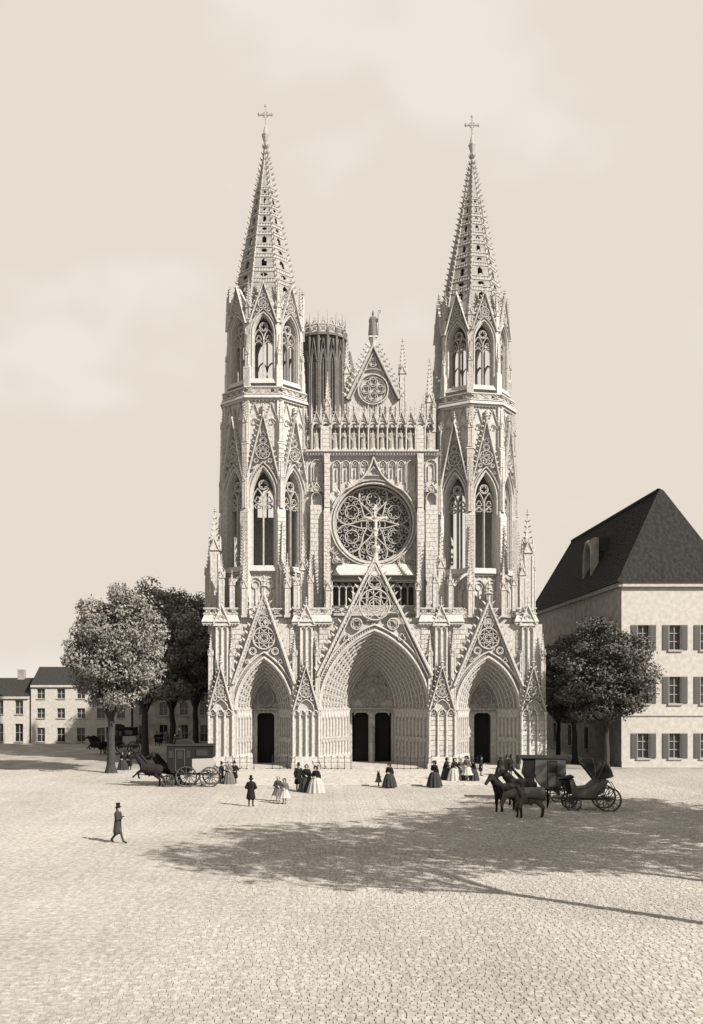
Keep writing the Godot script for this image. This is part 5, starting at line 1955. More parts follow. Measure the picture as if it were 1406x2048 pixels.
func build_statues() -> void:
	var protos := [robed(0), robed(1)]
	var zg := -4.15
	var y0 := gy(904, zg) + 0.3
	var k := 0
	for i in 13:
		if i == 1 or i == 11:
			continue
		var cx := gx(633 + 18.85 * i, zg)
		var t := thing("niche_statue", "robed stone statue, %s from the left in the row of niches above the rose window" % ORD[k], "statue", V(cx, y0, zg - 0.28), 0.0, "statues in the row of niches")
		var o := put(protos[(i * 3 + 1) % 2], "figure", M.statue, t)
		o.scale = V(1.1, 1.02, 0.95)
		if i % 3 == 0:
			o.scale.x = -1.1
		var ped := MB.new()
		ped.frustum(0, 0, 0.0, 0.12, 0.36, 0.3, 8)
		commit(ped, "plinth", M.stone, t)
		o.position.y = 0.02
		k += 1
	var zt := -6.3
	var bs := thing("bishop_statue", "stone bishop with mitre and crozier standing on the tip of the top gable", "statue", V(gx(746, zt), gy(673, zt), zt + 0.0))
	var fo := put(robed(2), "figure", M.weathered, bs)
	fo.scale = V(1.15, 1.25, 1.15)
	var st := MB.new()
	var pts: Array = [V(0.5, 0.05, 0.18), V(0.5, 2.35, 0.18)]
	var rad: Array = [0.035, 0.035]
	for i in 9:
		var a := PI - i * PI * 1.5 / 8
		pts.append(V(0.62 + 0.13 * cos(a), 2.42 + 0.13 * sin(a), 0.18))
		rad.append(0.035)
	st.tube(pts, rad, 6)
	commit(st, "crozier", M.weathered, bs)
	# crucifix on the middle gable
	var zc := -0.55
	var cx := gx(751, zc)
	var cb := gy(1117, zc)
	var ct := thing("stone_crucifix", "pale stone crucifix on the tip of the middle gable, before the rose window", "crucifix", V(cx, cb, zc))
	var pm := MB.new()
	pm.frustum(0, 0, -0.4, 0.5, 0.3, 0.22, 8)
	pm.frustum(0, 0, 0.5, 0.95, 0.2, 0.42, 8)
	pm.frustum(0, 0, 0.95, 1.15, 0.44, 0.44, 8)
	commit(pm, "pedestal", M.stone_c, ct)
	var cm := MB.new()
	cm.box(-0.11, 0.11, 1.1, 4.95, -0.3, -0.12)
	cm.box(-1.0, 1.0, 3.78, 3.98, -0.3, -0.12)
	for q in [V(-1.02, 3.88, -0.21), V(1.02, 3.88, -0.21), V(0, 4.95, -0.21)]:
		cm.octa(q, 0.2, 0.2, 0.12)
	cm.box(-0.28, 0.28, 4.6, 4.8, -0.12, -0.05)
	commit(cm, "cross", M.stone_c, ct)
	var w := Color(1, 1, 1)
	var b: Array = [
		[V(0, 3.45, 0), V(0, 3.05, 0.02), 0.17, 0.14, w], [V(0, 3.05, 0.02), V(0, 2.75, 0.0), 0.14, 0.16, w], [V(-0.15, 3.55, 0), V(0.15, 3.55, 0), 0.09, 0.09, w],
		[V(0, 3.6, 0.02), V(-0.02, 3.78, 0.08), 0.06, 0.06, w], [V(-0.03, 3.88, 0.1), V(-0.02, 3.98, 0.07), 0.105, 0.1, w],
		[V(-0.2, 3.58, 0), V(-0.52, 3.72, -0.04), 0.075, 0.06, w], [V(-0.52, 3.72, -0.04), V(-0.85, 3.86, -0.08), 0.055, 0.04, w], [V(-0.85, 3.86, -0.08), V(-0.97, 3.88, -0.08), 0.045, 0.035, w],
		[V(0.2, 3.58, 0), V(0.52, 3.72, -0.04), 0.075, 0.06, w], [V(0.52, 3.72, -0.04), V(0.85, 3.86, -0.08), 0.055, 0.04, w], [V(0.85, 3.86, -0.08), V(0.97, 3.88, -0.08), 0.045, 0.035, w],
		[V(-0.08, 2.72, 0), V(-0.06, 2.1, 0.1), 0.11, 0.08, w], [V(-0.06, 2.1, 0.1), V(-0.03, 1.5, -0.02), 0.075, 0.05, w], [V(0.08, 2.72, 0), V(0.07, 2.1, 0.1), 0.11, 0.08, w], [V(0.07, 2.1, 0.1), V(0.02, 1.5, 0.0), 0.075, 0.05, w],
		[V(0, 1.48, 0), V(0, 1.33, 0.08), 0.07, 0.05, w], [V(-0.1, 2.75, 0.04), V(0.14, 2.66, 0.05), 0.14, 0.14, w], [V(0.16, 2.7, 0.06), V(0.2, 2.35, 0.06), 0.06, 0.05, w]]
	put(flesh(b, 0.045, 0.05), "figure", M.stone_c, ct)
	# figure on the pier between the middle doors
	var tt := thing("door_statue", "small robed stone figure on the post between the two middle doors", "statue", V(gx(749, -0.9), 2.25, -5.5))
	var fo2 := put(protos[0], "figure", M.statue, tt)
	fo2.scale = V(0.95, 0.95, 0.9)

# ---------------------------------------------------------------- people
const SKIN := Color(0.5, 0.42, 0.34)
var proto := {}
func head_bones(h: Vector3, hair: Color, long_hair: bool) -> Array:
	var s := SKIN
	var b: Array = [[h + V(0, 0.03, -0.01), h + V(0, 0.045, 0.005), 0.09, 0.088, s], [h + V(0, -0.045, 0.035), h + V(0, -0.075, 0.05), 0.055, 0.04, s],
		[h + V(0, 0.005, 0.085), h + V(0, -0.02, 0.103), 0.014, 0.02, s], [h + V(-0.086, -0.0, 0), h + V(-0.09, 0.02, 0), 0.017, 0.02, s], [h + V(0.086, 0, 0), h + V(0.09, 0.02, 0), 0.017, 0.02, s],
		[h + V(-0.035, 0.02, 0.083), h + V(-0.03, 0.02, 0.083), 0.011, 0.011, Color(0.05, 0.045, 0.04)], [h + V(0.035, 0.02, 0.083), h + V(0.03, 0.02, 0.083), 0.011, 0.011, Color(0.05, 0.045, 0.04)],
		[h + V(-0.02, -0.052, 0.083), h + V(0.02, -0.052, 0.083), 0.011, 0.011, Color(0.3, 0.2, 0.17)],
		[h + V(0, 0.06, -0.04), h + V(0, -0.02, -0.055), 0.09, 0.07, hair], [h + V(-0.06, 0.03, -0.02), h + V(0.06, 0.03, -0.02), 0.05, 0.05, hair], [h + V(0, 0.09, 0.0), h + V(0, 0.09, 0.03), 0.06, 0.05, hair]]
	if long_hair:
		b.append([h + V(0, 0.0, -0.1), h + V(0, -0.02, -0.11), 0.06, 0.05, hair])
	b.append([h + V(0, -0.05, -0.01), h + V(0, -0.19, -0.02), 0.05, 0.06, s])
	return b
# hand with four bent fingers and a thumb that leaves the side of the palm
func hand_bones(w: Vector3, dir: Vector3, side: Vector3) -> Array:
	var d := dir.normalized()
	var n := d.cross(side).normalized()
	var b: Array = [[w, w + d * 0.07, 0.026, 0.034, SKIN]]
	for i in 4:
		var o := side * (0.03 - 0.02 * i)
		var l: float = [0.062, 0.074, 0.068, 0.05][i]
		var k := w + d * 0.085 + o
		b.append([k, k + d * l * 0.55, 0.0105, 0.0095, SKIN])
		b.append([k + d * l * 0.55, k + d * l * 0.85 + n * l * 0.5, 0.0095, 0.0085, SKIN])
	b.append([w + d * 0.025 + side * 0.025, w + d * 0.06 + side * 0.062, 0.0125, 0.011, SKIN])
	b.append([w + d * 0.06 + side * 0.062, w + d * 0.095 + side * 0.06 + n * 0.01, 0.011, 0.009, SKIN])
	return b
func top_hat(p: Node3D, h: Vector3, m: Material) -> void:
	var mb := MB.new()
	lathe(mb, [[0.0, 0.0], [0.0, 0.17], [0.012, 0.175], [0.022, 0.165], [0.022, 0.1], [0.1, 0.092], [0.2, 0.1], [0.21, 0.097], [0.21, 0.0]], 18, 0, 0.0, 0.92, 1.05)
	var o := commit(mb, "top_hat", m, p)
	o.position = h + V(0, 0.075, -0.01)
	o.rotation.x = -0.06
func make_man(key: String, coat: Material, trouser: Color, pose: String, hat: bool) -> Node3D:
	var root := Node3D.new()
	var t := trouser
	var hips := V(0, 0.93, 0)
	var legs: Array
	match pose:
		"walk":
			legs = [[V(-0.09, 0.92, 0), V(-0.1, 0.52, 0.17), V(-0.1, 0.1, 0.30), V(-0.1, 0.04, 0.46)], [V(0.09, 0.92, 0), V(0.1, 0.5, -0.07), V(0.1, 0.15, -0.36), V(0.1, 0.04, -0.26)]]
		"sit":
			legs = [[V(-0.1, 0.92, 0), V(-0.13, 0.94, 0.43), V(-0.13, 0.52, 0.5), V(-0.14, 0.47, 0.64)], [V(0.1, 0.92, 0), V(0.13, 0.94, 0.43), V(0.13, 0.52, 0.5), V(0.14, 0.47, 0.64)]]
		_:
			legs = [[V(-0.1, 0.92, 0), V(-0.115, 0.5, 0.02), V(-0.12, 0.08, -0.02), V(-0.16, 0.035, 0.13)], [V(0.1, 0.92, 0), V(0.115, 0.5, 0.015), V(0.12, 0.08, -0.03), V(0.16, 0.035, 0.12)]]
	var b: Array = []
	var shoe := Color(0.02, 0.02, 0.02)
	for l in legs:
		b.append([l[0], l[1], 0.095, 0.065, t])
		b.append([l[1], l[2], 0.064, 0.05, t])
		b.append([l[2], l[3], 0.045, 0.035, shoe])
	b.append([hips + V(-0.06, 0, 0), hips + V(0.06, 0, 0), 0.12, 0.12, t])
	b.append([V(0, 1.0, 0), V(0, 1.4, 0), 0.13, 0.14, Color(0.55, 0.52, 0.47)])
	var sl := V(-0.2, 1.43, 0)
	var sr := V(0.2, 1.43, 0)
	var el: Vector3
	var er: Vector3
	var wl: Vector3
	var wr: Vector3
	match pose:
		"sit":
			el = V(-0.26, 1.15, 0.08); wl = V(-0.12, 1.12, 0.34)
			er = V(0.26, 1.15, 0.08); wr = V(0.1, 1.12, 0.34)
		"walk":
			el = V(-0.25, 1.16, 0.03); wl = V(-0.12, 1.2, 0.24)
			er = V(0.25, 1.15, 0.04); wr = V(0.1, 1.24, 0.24)
		"akimbo":
			el = V(-0.33, 1.16, -0.03); wl = V(-0.16, 1.05, 0.17)
			er = V(0.33, 1.16, -0.03); wr = V(0.16, 1.05, 0.17)
		_:
			el = V(-0.28, 1.15, -0.04); wl = V(-0.27, 0.9, 0.06)
			er = V(0.27, 1.15, -0.02); wr = V(0.2, 1.1, 0.22)
	for s in [[sl, el, wl], [sr, er, wr]]:
		b.append([s[0], s[1], 0.055, 0.045, t])
		b.append([s[1], s[2], 0.045, 0.034, t])
	put(flesh(b, 0.034, 0.03), "body", M.skin, root)
	var hd := V(0, 1.63, 0.02)
	var hb := head_bones(hd, Color(0.05, 0.045, 0.04), false)
	hb.append_array(hand_bones(wl, (wl - el), V(1, 0, 0.2).normalized()))
	hb.append_array(hand_bones(wr, (wr - er), V(-1, 0, 0.2).normalized()))
	put(flesh(hb, 0.0135, 0.012), "head_and_hands", M.skin, root)
	var w := Color(1, 1, 1)
	var c: Array = [[V(-0.07, 1.38, 0), V(-0.06, 1.04, 0), 0.155, 0.135, w], [V(0.07, 1.38, 0), V(0.06, 1.04, 0), 0.155, 0.135, w], [V(-0.15, 1.44, -0.01), V(0.15, 1.44, -0.01), 0.085, 0.085, w],
		[V(-0.05, 1.0, -0.01), V(0.05, 1.0, -0.01), 0.14, 0.14, w],
		[V(-0.05, 1.5, -0.03), V(0.05, 1.5, -0.03), 0.065, 0.065, w],
		[sl, el, 0.078, 0.066, w], [el, el.lerp(wl, 0.92), 0.064, 0.052, w], [sr, er, 0.078, 0.066, w], [er, er.lerp(wr, 0.92), 0.064, 0.052, w]]
	if pose == "sit":
		c.append([V(-0.09, 0.92, 0), V(-0.12, 0.94, 0.34), 0.14, 0.12, w])
		c.append([V(0.09, 0.92, 0), V(0.12, 0.94, 0.34), 0.14, 0.12, w])
	else:
		c.append_array([[V(-0.07, 1.0, -0.01), V(-0.12, 0.56, -0.03), 0.14, 0.165, w], [V(0.07, 1.0, -0.01), V(0.12, 0.56, -0.03), 0.14, 0.165, w], [V(0, 0.95, -0.06), V(0, 0.55, -0.1), 0.12, 0.13, w]])
	put(flesh(c, 0.034, 0.035), "coat", coat, root)
	if hat:
		top_hat(root, hd, M.hat)
	proto[key] = root
	return root
func make_woman(key: String, dress: Material, bodice: Material, bonnet: Material, wide: float, child := false) -> void:
	var root := Node3D.new()
	var sl := V(-0.165, 1.33, 0)
	var sr := V(0.165, 1.33, 0)
	var el := V(-0.25, 1.08, -0.02)
	var er := V(0.25, 1.08, -0.02)
	var wl := V(-0.08, 1.02, 0.2)
	var wr := V(0.09, 1.0, 0.2)
	var u := Color(0.4, 0.38, 0.35)
	var b: Array = [[V(0, 0.95, 0), V(0, 1.3, 0), 0.11, 0.12, u], [sl, el, 0.045, 0.04, u], [el, wl, 0.04, 0.03, u], [sr, er, 0.045, 0.04, u], [er, wr, 0.04, 0.03, u]]
	for s in [-1.0, 1.0]:
		b.append([V(s * 0.08, 0.9, 0), V(s * 0.08, 0.45, 0.01), 0.085, 0.06, u])
		b.append([V(s * 0.08, 0.45, 0.01), V(s * 0.08, 0.07, 0), 0.055, 0.04, u])
		b.append([V(s * 0.08, 0.05, 0), V(s * 0.1, 0.035, 0.12), 0.04, 0.035, Color(0.03, 0.03, 0.03)])
	put(flesh(b, 0.034, 0.03), "body", M.skin, root)
	var hd := V(0, 1.53, 0.02)
	var hb := head_bones(hd, Color(0.06, 0.05, 0.04), true)
	hb.append_array(hand_bones(wl, wl - el, V(0.7, 0.5, 0).normalized()))
	hb.append_array(hand_bones(wr, wr - er, V(-0.7, 0.5, 0).normalized()))
	put(flesh(hb, 0.0135, 0.012), "head_and_hands", M.skin, root)
	var sk := MB.new()
	var hem := 0.42 if child else 0.02
	lathe(sk, [[1.03, 0.12, 0.1], [0.98, 0.2, 0.4], [0.85, 0.3 * wide, 0.7], [0.6, 0.4 * wide, 1.0], [lerpf(hem, 0.6, 0.5), 0.46 * wide, 1.0], [hem, 0.53 * wide, 1.1], [hem, 0.5 * wide, 1.1]], 44, 11, 0.07, 1.0, 0.92)
	commit(sk, "skirt", dress, root)
	var w := Color(1, 1, 1)
	var c: Array = [[V(-0.05, 1.28, 0.01), V(-0.03, 1.02, 0), 0.125, 0.1, w], [V(0.05, 1.28, 0.01), V(0.03, 1.02, 0), 0.125, 0.1, w], [V(-0.1, 1.35, -0.01), V(0.1, 1.35, -0.01), 0.075, 0.075, w],
		[sl, el, 0.075, 0.08, w], [el, el.lerp(wl, 0.9), 0.075, 0.045, w], [sr, er, 0.075, 0.08, w], [er, er.lerp(wr, 0.9), 0.075, 0.045, w]]
	if not child:
		c.append_array([[V(0, 1.3, -0.08), V(0, 0.86, -0.2), 0.12, 0.16, w], [V(-0.14, 1.28, -0.04), V(-0.2, 0.95, -0.1), 0.09, 0.09, w], [V(0.14, 1.28, -0.04), V(0.2, 0.95, -0.1), 0.09, 0.09, w]])
	put(flesh(c, 0.034, 0.035), "bodice" if child else "shawl", bodice, root)
	var bn: Array = [[hd + V(0, 0.06, -0.05), hd + V(0, -0.02, -0.08), 0.115, 0.1, w]]
	for i in 9:
		var a := lerpf(-0.35, PI + 0.35, i / 8.0)
		bn.append([hd + V(0.1 * cos(a), 0.03 + 0.1 * sin(a), -0.01), hd + V(0.125 * cos(a), 0.03 + 0.125 * sin(a), 0.09), 0.03, 0.02, w])
	put(flesh(bn, 0.02, 0.02), "bonnet", bonnet, root)
	proto[key] = root
func person(key: String, label: String, px: float, py: float, tall: float, turn: float, group := "", lift := 0.0, fixed := Vector3.INF) -> Node3D:
	var at := on_ground(px, py, lift)
	if fixed != Vector3.INF:
		at = fixed
	var t := thing("person", label, "person", at, deg_to_rad(turn), group)
	var src: Node3D = proto[key]
	for c in src.get_children():
		t.add_child(c.duplicate(), true)
	t.scale = Vector3.ONE * tall
	return t
func build_people() -> void:
	var tan := Color(0.16, 0.145, 0.12)
	make_man("walker", M.dark_cloth, Color(0.07, 0.065, 0.06), "walk", true)
	make_man("gent", M.black_cloth, Color(0.06, 0.055, 0.05), "akimbo", true)
	make_man("man", M.black_cloth, tan, "stand", true)
	make_man("pale_man", M.mid_cloth, Color(0.3, 0.28, 0.24), "stand", true)
	make_woman("lady_dark", M.dark_cloth, M.black_cloth, M.black_cloth, 1.0)
	make_woman("lady_pale", M.pale_cloth, M.black_cloth, M.dark_cloth, 1.08)
	make_woman("lady_mid", M.mid_cloth, M.mid_cloth, M.pale_cloth, 0.95)
	make_woman("girl", M.mid_cloth, M.dark_cloth, M.pale_cloth, 0.8, true)
	make_woman("girl_pale", M.pale_cloth, M.mid_cloth, M.dark_cloth, 0.8, true)
	var f := 0.12
	person("walker", "person in top hat and long dark coat striding right, alone in the lower left", 236, 1686, 1.03, 82, "", 0.05)
	person("gent", "person in black tailcoat and top hat seen from behind, casting a long shadow", 502, 1613, 1.05, 172, "", 0.05)
	var kids := "two children in the square"
	person("girl", "child in dark patterned frock, left of the two children", 556, 1603, 1.0, 15, kids, 0.05)
	person("girl_pale", "child in pale frock and socks, right of the two children", 569, 1608, 1.0, -10, kids, 0.05)
	var trio := "three people talking before the left portal"
	person("man", "person in black coat and top hat, leftmost of the talking trio", 597, 1581, 1.1, 25, trio, 0.05)
	person("lady_dark", "person in dark shawl and skirt in the middle of the talking trio", 613, 1584, 1.2, 0, trio, 0.05)
	person("lady_pale", "person in black shawl and wide pale skirt, right end of the trio", 632, 1586, 1.16, -25, trio, 0.05)
	var cg := "people beside the coach's rear wheel"
	person("man", "person in dark coat standing right against the coach's rear wheel", 443, 1567, 0.92, 60, cg, f)
	person("lady_mid", "person in grey gown walking arm in arm behind the coach", 458, 1568, 1.02, 20, cg, f)
	person("gent", "person in top hat accompanying the grey gown behind the coach", 469, 1567, 0.95, -10, cg, f)
	person("girl", "small child holding a hand before the middle doors", 757, 1572, 0.72, 60, "", f)
	person("lady_dark", "person in dark gown with a small child before the middle doors", 779, 1574, 1.08, -30, "", f)
	person("lady_dark", "person in dark gown alone before the buttress right of the middle portal", 869, 1573, 1.18, -50, "", f)
	var gg := "group chatting at the foot of the right buttress"
	person("lady_dark", "person in dark gown at the left end of the chatting group", 894, 1559, 1.08, 60, gg, f)
	person("lady_pale", "person in pale skirt, second from the left in the chatting group", 909, 1561, 1.08, 30, gg, f)
	person("lady_mid", "person in grey gown and pale bonnet in the middle of the chatting group", 922, 1560, 1.06, -20, gg, f)
	person("girl_pale", "small pale-frocked figure, second from the right in the chatting group", 934, 1562, 1.22, -40, gg, f)
	person("lady_dark", "person in black gown at the right end of the chatting group", 946, 1561, 1.02, -60, gg, f)
	person("man", "person in black coat and top hat striding at the right portal's left jamb", 962, 1552, 0.95, 70, "", f)
	var dg := "people entering the right portal"
	person("lady_dark", "person in dark gown nearest the right portal's door", 1001, 1551, 0.95, 150, dg, f)
	person("pale_man", "person in grey coat and top hat beside the right portal's door", 1013, 1550, 0.93, 120, dg, f)
	person("gent", "person in black coat and top hat at the right portal's right jamb", 1021, 1551, 0.95, -140, dg, f)
	var fg := "couple walking under the left trees"
	person("lady_dark", "person in dark gown walking beyond the nearest left tree", 246, 1541, 1.05, -20, fg)
	person("gent", "person in top hat walking with the dark gown beyond the nearest left tree", 259, 1541, 1.0, -20, fg)
	var far := "distant strollers under the left trees"
	person("lady_mid", "distant stroller in grey gown between the two left tree trunks", 276, 1487, 1.0, 10, far)
	person("man", "distant stroller in top hat, left of the pair behind the second trunk", 313, 1491, 1.0, 0, far)
	person("gent", "distant stroller in black, right of the pair behind the second trunk", 321, 1492, 1.05, 20, far)
	person("lady_dark", "distant stroller in dark gown left of the pair behind the second trunk", 304, 1486, 1.0, 0, far)
	person("pale_man", "distant stroller in grey coat right of the pair behind the second trunk", 332, 1487, 1.0, 0, far)
	person("pale_man", "distant stroller in grey coat beyond the coach roof", 373, 1486, 1.0, 0, far)

# ---------------------------------------------------------------- horses and carriages
func horse_mesh(pose: String, coat: Color, low: Color) -> ArrayMesh:
	var b: Array = [[V(-0.5, 1.17, 0), V(0.38, 1.13, 0), 0.33, 0.345, coat], [V(-0.62, 1.24, 0.09), V(-0.5, 1.2, 0.08), 0.22, 0.24, coat], [V(-0.62, 1.24, -0.09), V(-0.5, 1.2, -0.08), 0.22, 0.24, coat],
		[V(0.45, 1.12, 0), V(0.52, 1.2, 0), 0.26, 0.2, coat], [V(0.3, 1.4, 0), V(0.45, 1.36, 0), 0.1, 0.14, coat], [V(-0.1, 1.0, 0), V(0.2, 0.98, 0), 0.3, 0.29, coat]]
	var poll := V(1.08, 1.88, 0)
	var muz := V(1.42, 1.55, 0)
	if pose == "graze":
		poll = V(1.18, 1.16, 0)
		muz = V(1.34, 0.64, 0.04)
	elif pose == "gallop":
		poll = V(1.06, 1.92, 0)
		muz = V(1.44, 1.66, 0)
	b.append([V(0.5, 1.28, 0), V(0.5, 1.28, 0).lerp(poll, 0.55), 0.27, 0.2, coat])
	b.append([V(0.5, 1.28, 0).lerp(poll, 0.5), poll, 0.2, 0.135, coat])
	b.append([poll, muz, 0.13, 0.08, coat])
	b.append([poll.lerp(muz, 0.2) + V(-0.03, -0.06, 0), poll.lerp(muz, 0.45) + V(-0.02, -0.03, 0), 0.1, 0.08, coat])
	b.append([muz, muz + (muz - poll).normalized() * 0.05, 0.07, 0.06, low])
	for s in [-1.0, 1.0]:
		b.append([poll + V(-0.02, 0.06, s * 0.06), poll + V(0.0, 0.21, s * 0.075), 0.04, 0.015, coat])
	var legs: Array
	if pose == "gallop":
		legs = [[V(0.5, 1.0, 0.14), V(0.86, 0.78, 0.14), V(1.1, 0.5, 0.14), V(1.16, 0.42, 0.14)], [V(0.5, 1.0, -0.14), V(0.8, 0.82, -0.14), V(0.72, 0.5, -0.14), V(0.66, 0.44, -0.14)],
			[V(-0.6, 1.1, 0.14), V(-0.55, 0.82, 0.16), V(-0.92, 0.58, 0.15), V(-1.05, 0.2, 0.15), V(-1.0, 0.08, 0.15)], [V(-0.6, 1.1, -0.14), V(-0.4, 0.8, -0.16), V(-0.7, 0.52, -0.15), V(-0.74, 0.16, -0.15), V(-0.68, 0.05, -0.15)]]
	else:
		legs = [[V(0.48, 1.0, 0.14), V(0.54, 0.56, 0.14), V(0.53, 0.15, 0.14), V(0.57, 0.05, 0.14)], [V(0.48, 1.0, -0.14), V(0.46, 0.56, -0.14), V(0.42, 0.15, -0.14), V(0.46, 0.05, -0.14)],
			[V(-0.62, 1.1, 0.14), V(-0.45, 0.82, 0.16), V(-0.76, 0.53, 0.15), V(-0.74, 0.16, 0.15), V(-0.69, 0.05, 0.15)], [V(-0.62, 1.1, -0.14), V(-0.4, 0.82, -0.16), V(-0.66, 0.53, -0.15), V(-0.6, 0.16, -0.15), V(-0.55, 0.05, -0.15)]]
	for l in legs:
		if l.size() == 4:
			b.append([l[0], l[1], 0.16, 0.085, coat])
			b.append([l[1], l[2], 0.078, 0.056, low])
			b.append([l[2], l[3], 0.05, 0.06, low])
		else:
			b.append([l[0], l[1], 0.21, 0.15, coat])
			b.append([l[1], l[2], 0.14, 0.082, coat])
			b.append([l[2], l[3], 0.076, 0.056, low])
			b.append([l[3], l[4], 0.05, 0.06, low])
	return flesh(b, 0.045, 0.05)
func horse(label: String, at: Vector3, turn: float, pose: String, coat: Color, low: Color, sc: float, group: String, blanket := false) -> Node3D:
	var t := thing("horse", label, "horse", at, deg_to_rad(turn), group)
	if pose == "gallop":
		t.basis = t.basis * Basis(Vector3.BACK, 0.12)
		t.position.y += 0.1 * sc
	t.scale = Vector3.ONE * sc
	var key := "horse_" + pose + str(coat.r)
	if not proto.has(key):
		proto[key] = horse_mesh(pose, coat, low)
	put(proto[key], "body", M.skin, t)
	var poll := V(1.08, 1.88, 0)
	if pose == "graze":
		poll = V(1.18, 1.16, 0)
	elif pose == "gallop":
		poll = V(1.06, 1.92, 0)
	var mm := MB.new()
	var r := RandomNumberGenerator.new()
	r.seed = 3
	for i in 60:
		var u := i / 59.0
		var p := V(0.38, 1.46, 0).lerp(poll + V(-0.05, 0.1, 0), u)
		var back := 0.06 if pose != "gallop" else 0.2
		for s in [-1.0, 1.0]:
			mm.tube([p, p + V(-0.07 - back, -0.02, s * 0.06), p + V(-0.1 - back * 1.3 + r.randf_range(-0.04, 0.04), -0.2, s * 0.13)], [0.04, 0.036, 0.01], 4)
	commit(mm, "mane", M.hat, t)
	var tm := MB.new()
	var lift := 0.35 if pose == "gallop" else 0.0
	for i in 7:
		var o := V(0, 0, (i - 3) * 0.022)
		tm.tube([V(-0.78, 1.34, 0) + o * 0.5, V(-0.93 - lift * 0.5, 1.22 + lift * 0.2, 0) + o, V(-0.97 - lift, 0.9 + lift * 0.8, 0) + o * 1.4, V(-0.9 - lift * 1.5, 0.5 + lift * 1.2, 0) + o], [0.04, 0.05, 0.045, 0.008], 5)
	commit(tm, "tail", M.hat, t)
	var hm := MB.new()
	var col: Array = []
	var cr: Array = []
	for i in 15:
		var a := TAU * i / 14
		col.append(V(0.56 + 0.1 * cos(a), 1.2 + 0.34 * cos(a), 0.32 * sin(a)))
		cr.append(0.045)
	hm.tube(col, cr, 6)
	for s in [-1.0, 1.0]:
		hm.tube([V(0.55, 1.1, s * 0.3), V(-0.2, 1.0, s * 0.33), V(-0.95, 0.95, s * 0.34)], [0.02, 0.02, 0.02], 5)
	var gi: Array = []
	var gr: Array = []
	for i in 15:
		var a := TAU * i / 14
		gi.append(V(0.1, 1.11 + 0.37 * cos(a), 0.36 * sin(a)))
		gr.append(0.022)
	hm.tube(gi, gr, 5)
	commit(hm, "harness", M.leather, t)
	if blanket:
		var bm := MB.new()
		var rows: Array = []
		for i in 9:
			var x := lerpf(-0.72, 0.3, i / 8.0)
			var row := PackedVector3Array()
			for j in 13:
				var a := lerpf(-1.75, 1.75, j / 12.0)
				row.append(V(x, 1.15 + 0.37 * cos(a) + (0.03 if x < -0.4 else 0.0), 0.375 * sin(a)))
			rows.append(row)
		bm.sweep(rows)
		commit(bm, "blanket", M.coach_gray, t)
	return t
func wheel(p: Node3D, x: float, z: float, r: float, m: Material) -> void:
	var w := part("wheel", p)
	w.position = V(x, r, z)
	var mb := MB.new()
	mb.bar(ring(0, 0, r - 0.06, 28), 0.085, -0.035, 0.035, true, 0.85)
	commit(mb, "rim", m, w)
	var ty := MB.new()
	ty.bar(ring(0, 0, r - 0.012, 28), 0.024, -0.04, 0.04, true, 1.0)
	commit(ty, "tyre", M.iron, w)
	var sp := MB.new()
	sp.xf = Transform3D(Basis(Vector3.RIGHT, PI / 2), Vector3.ZERO)
	sp.frustum(0, 0, -0.12, 0.12, 0.1, 0.08, 10)
	sp.xf = Transform3D()
	commit(sp, "hub", m, w)
	var s1 := MB.new()
	s1.line(0.07, 0, r - 0.09, 0, 0.045, -0.02, 0.02, 0.7)
	var first := commit(s1, "spoke", m, w)
	for i in range(1, 12):
		put(first.mesh, "spoke", m, w, Transform3D(Basis(Vector3.BACK, TAU * i / 12), Vector3.ZERO))
func side(mb: MB, pts: Array, hw: float) -> void:
	var p := PackedVector2Array()
	for q in pts:
		p.append(Vector2(q[0], q[1]))
	mb.prism(p, -hw, hw)
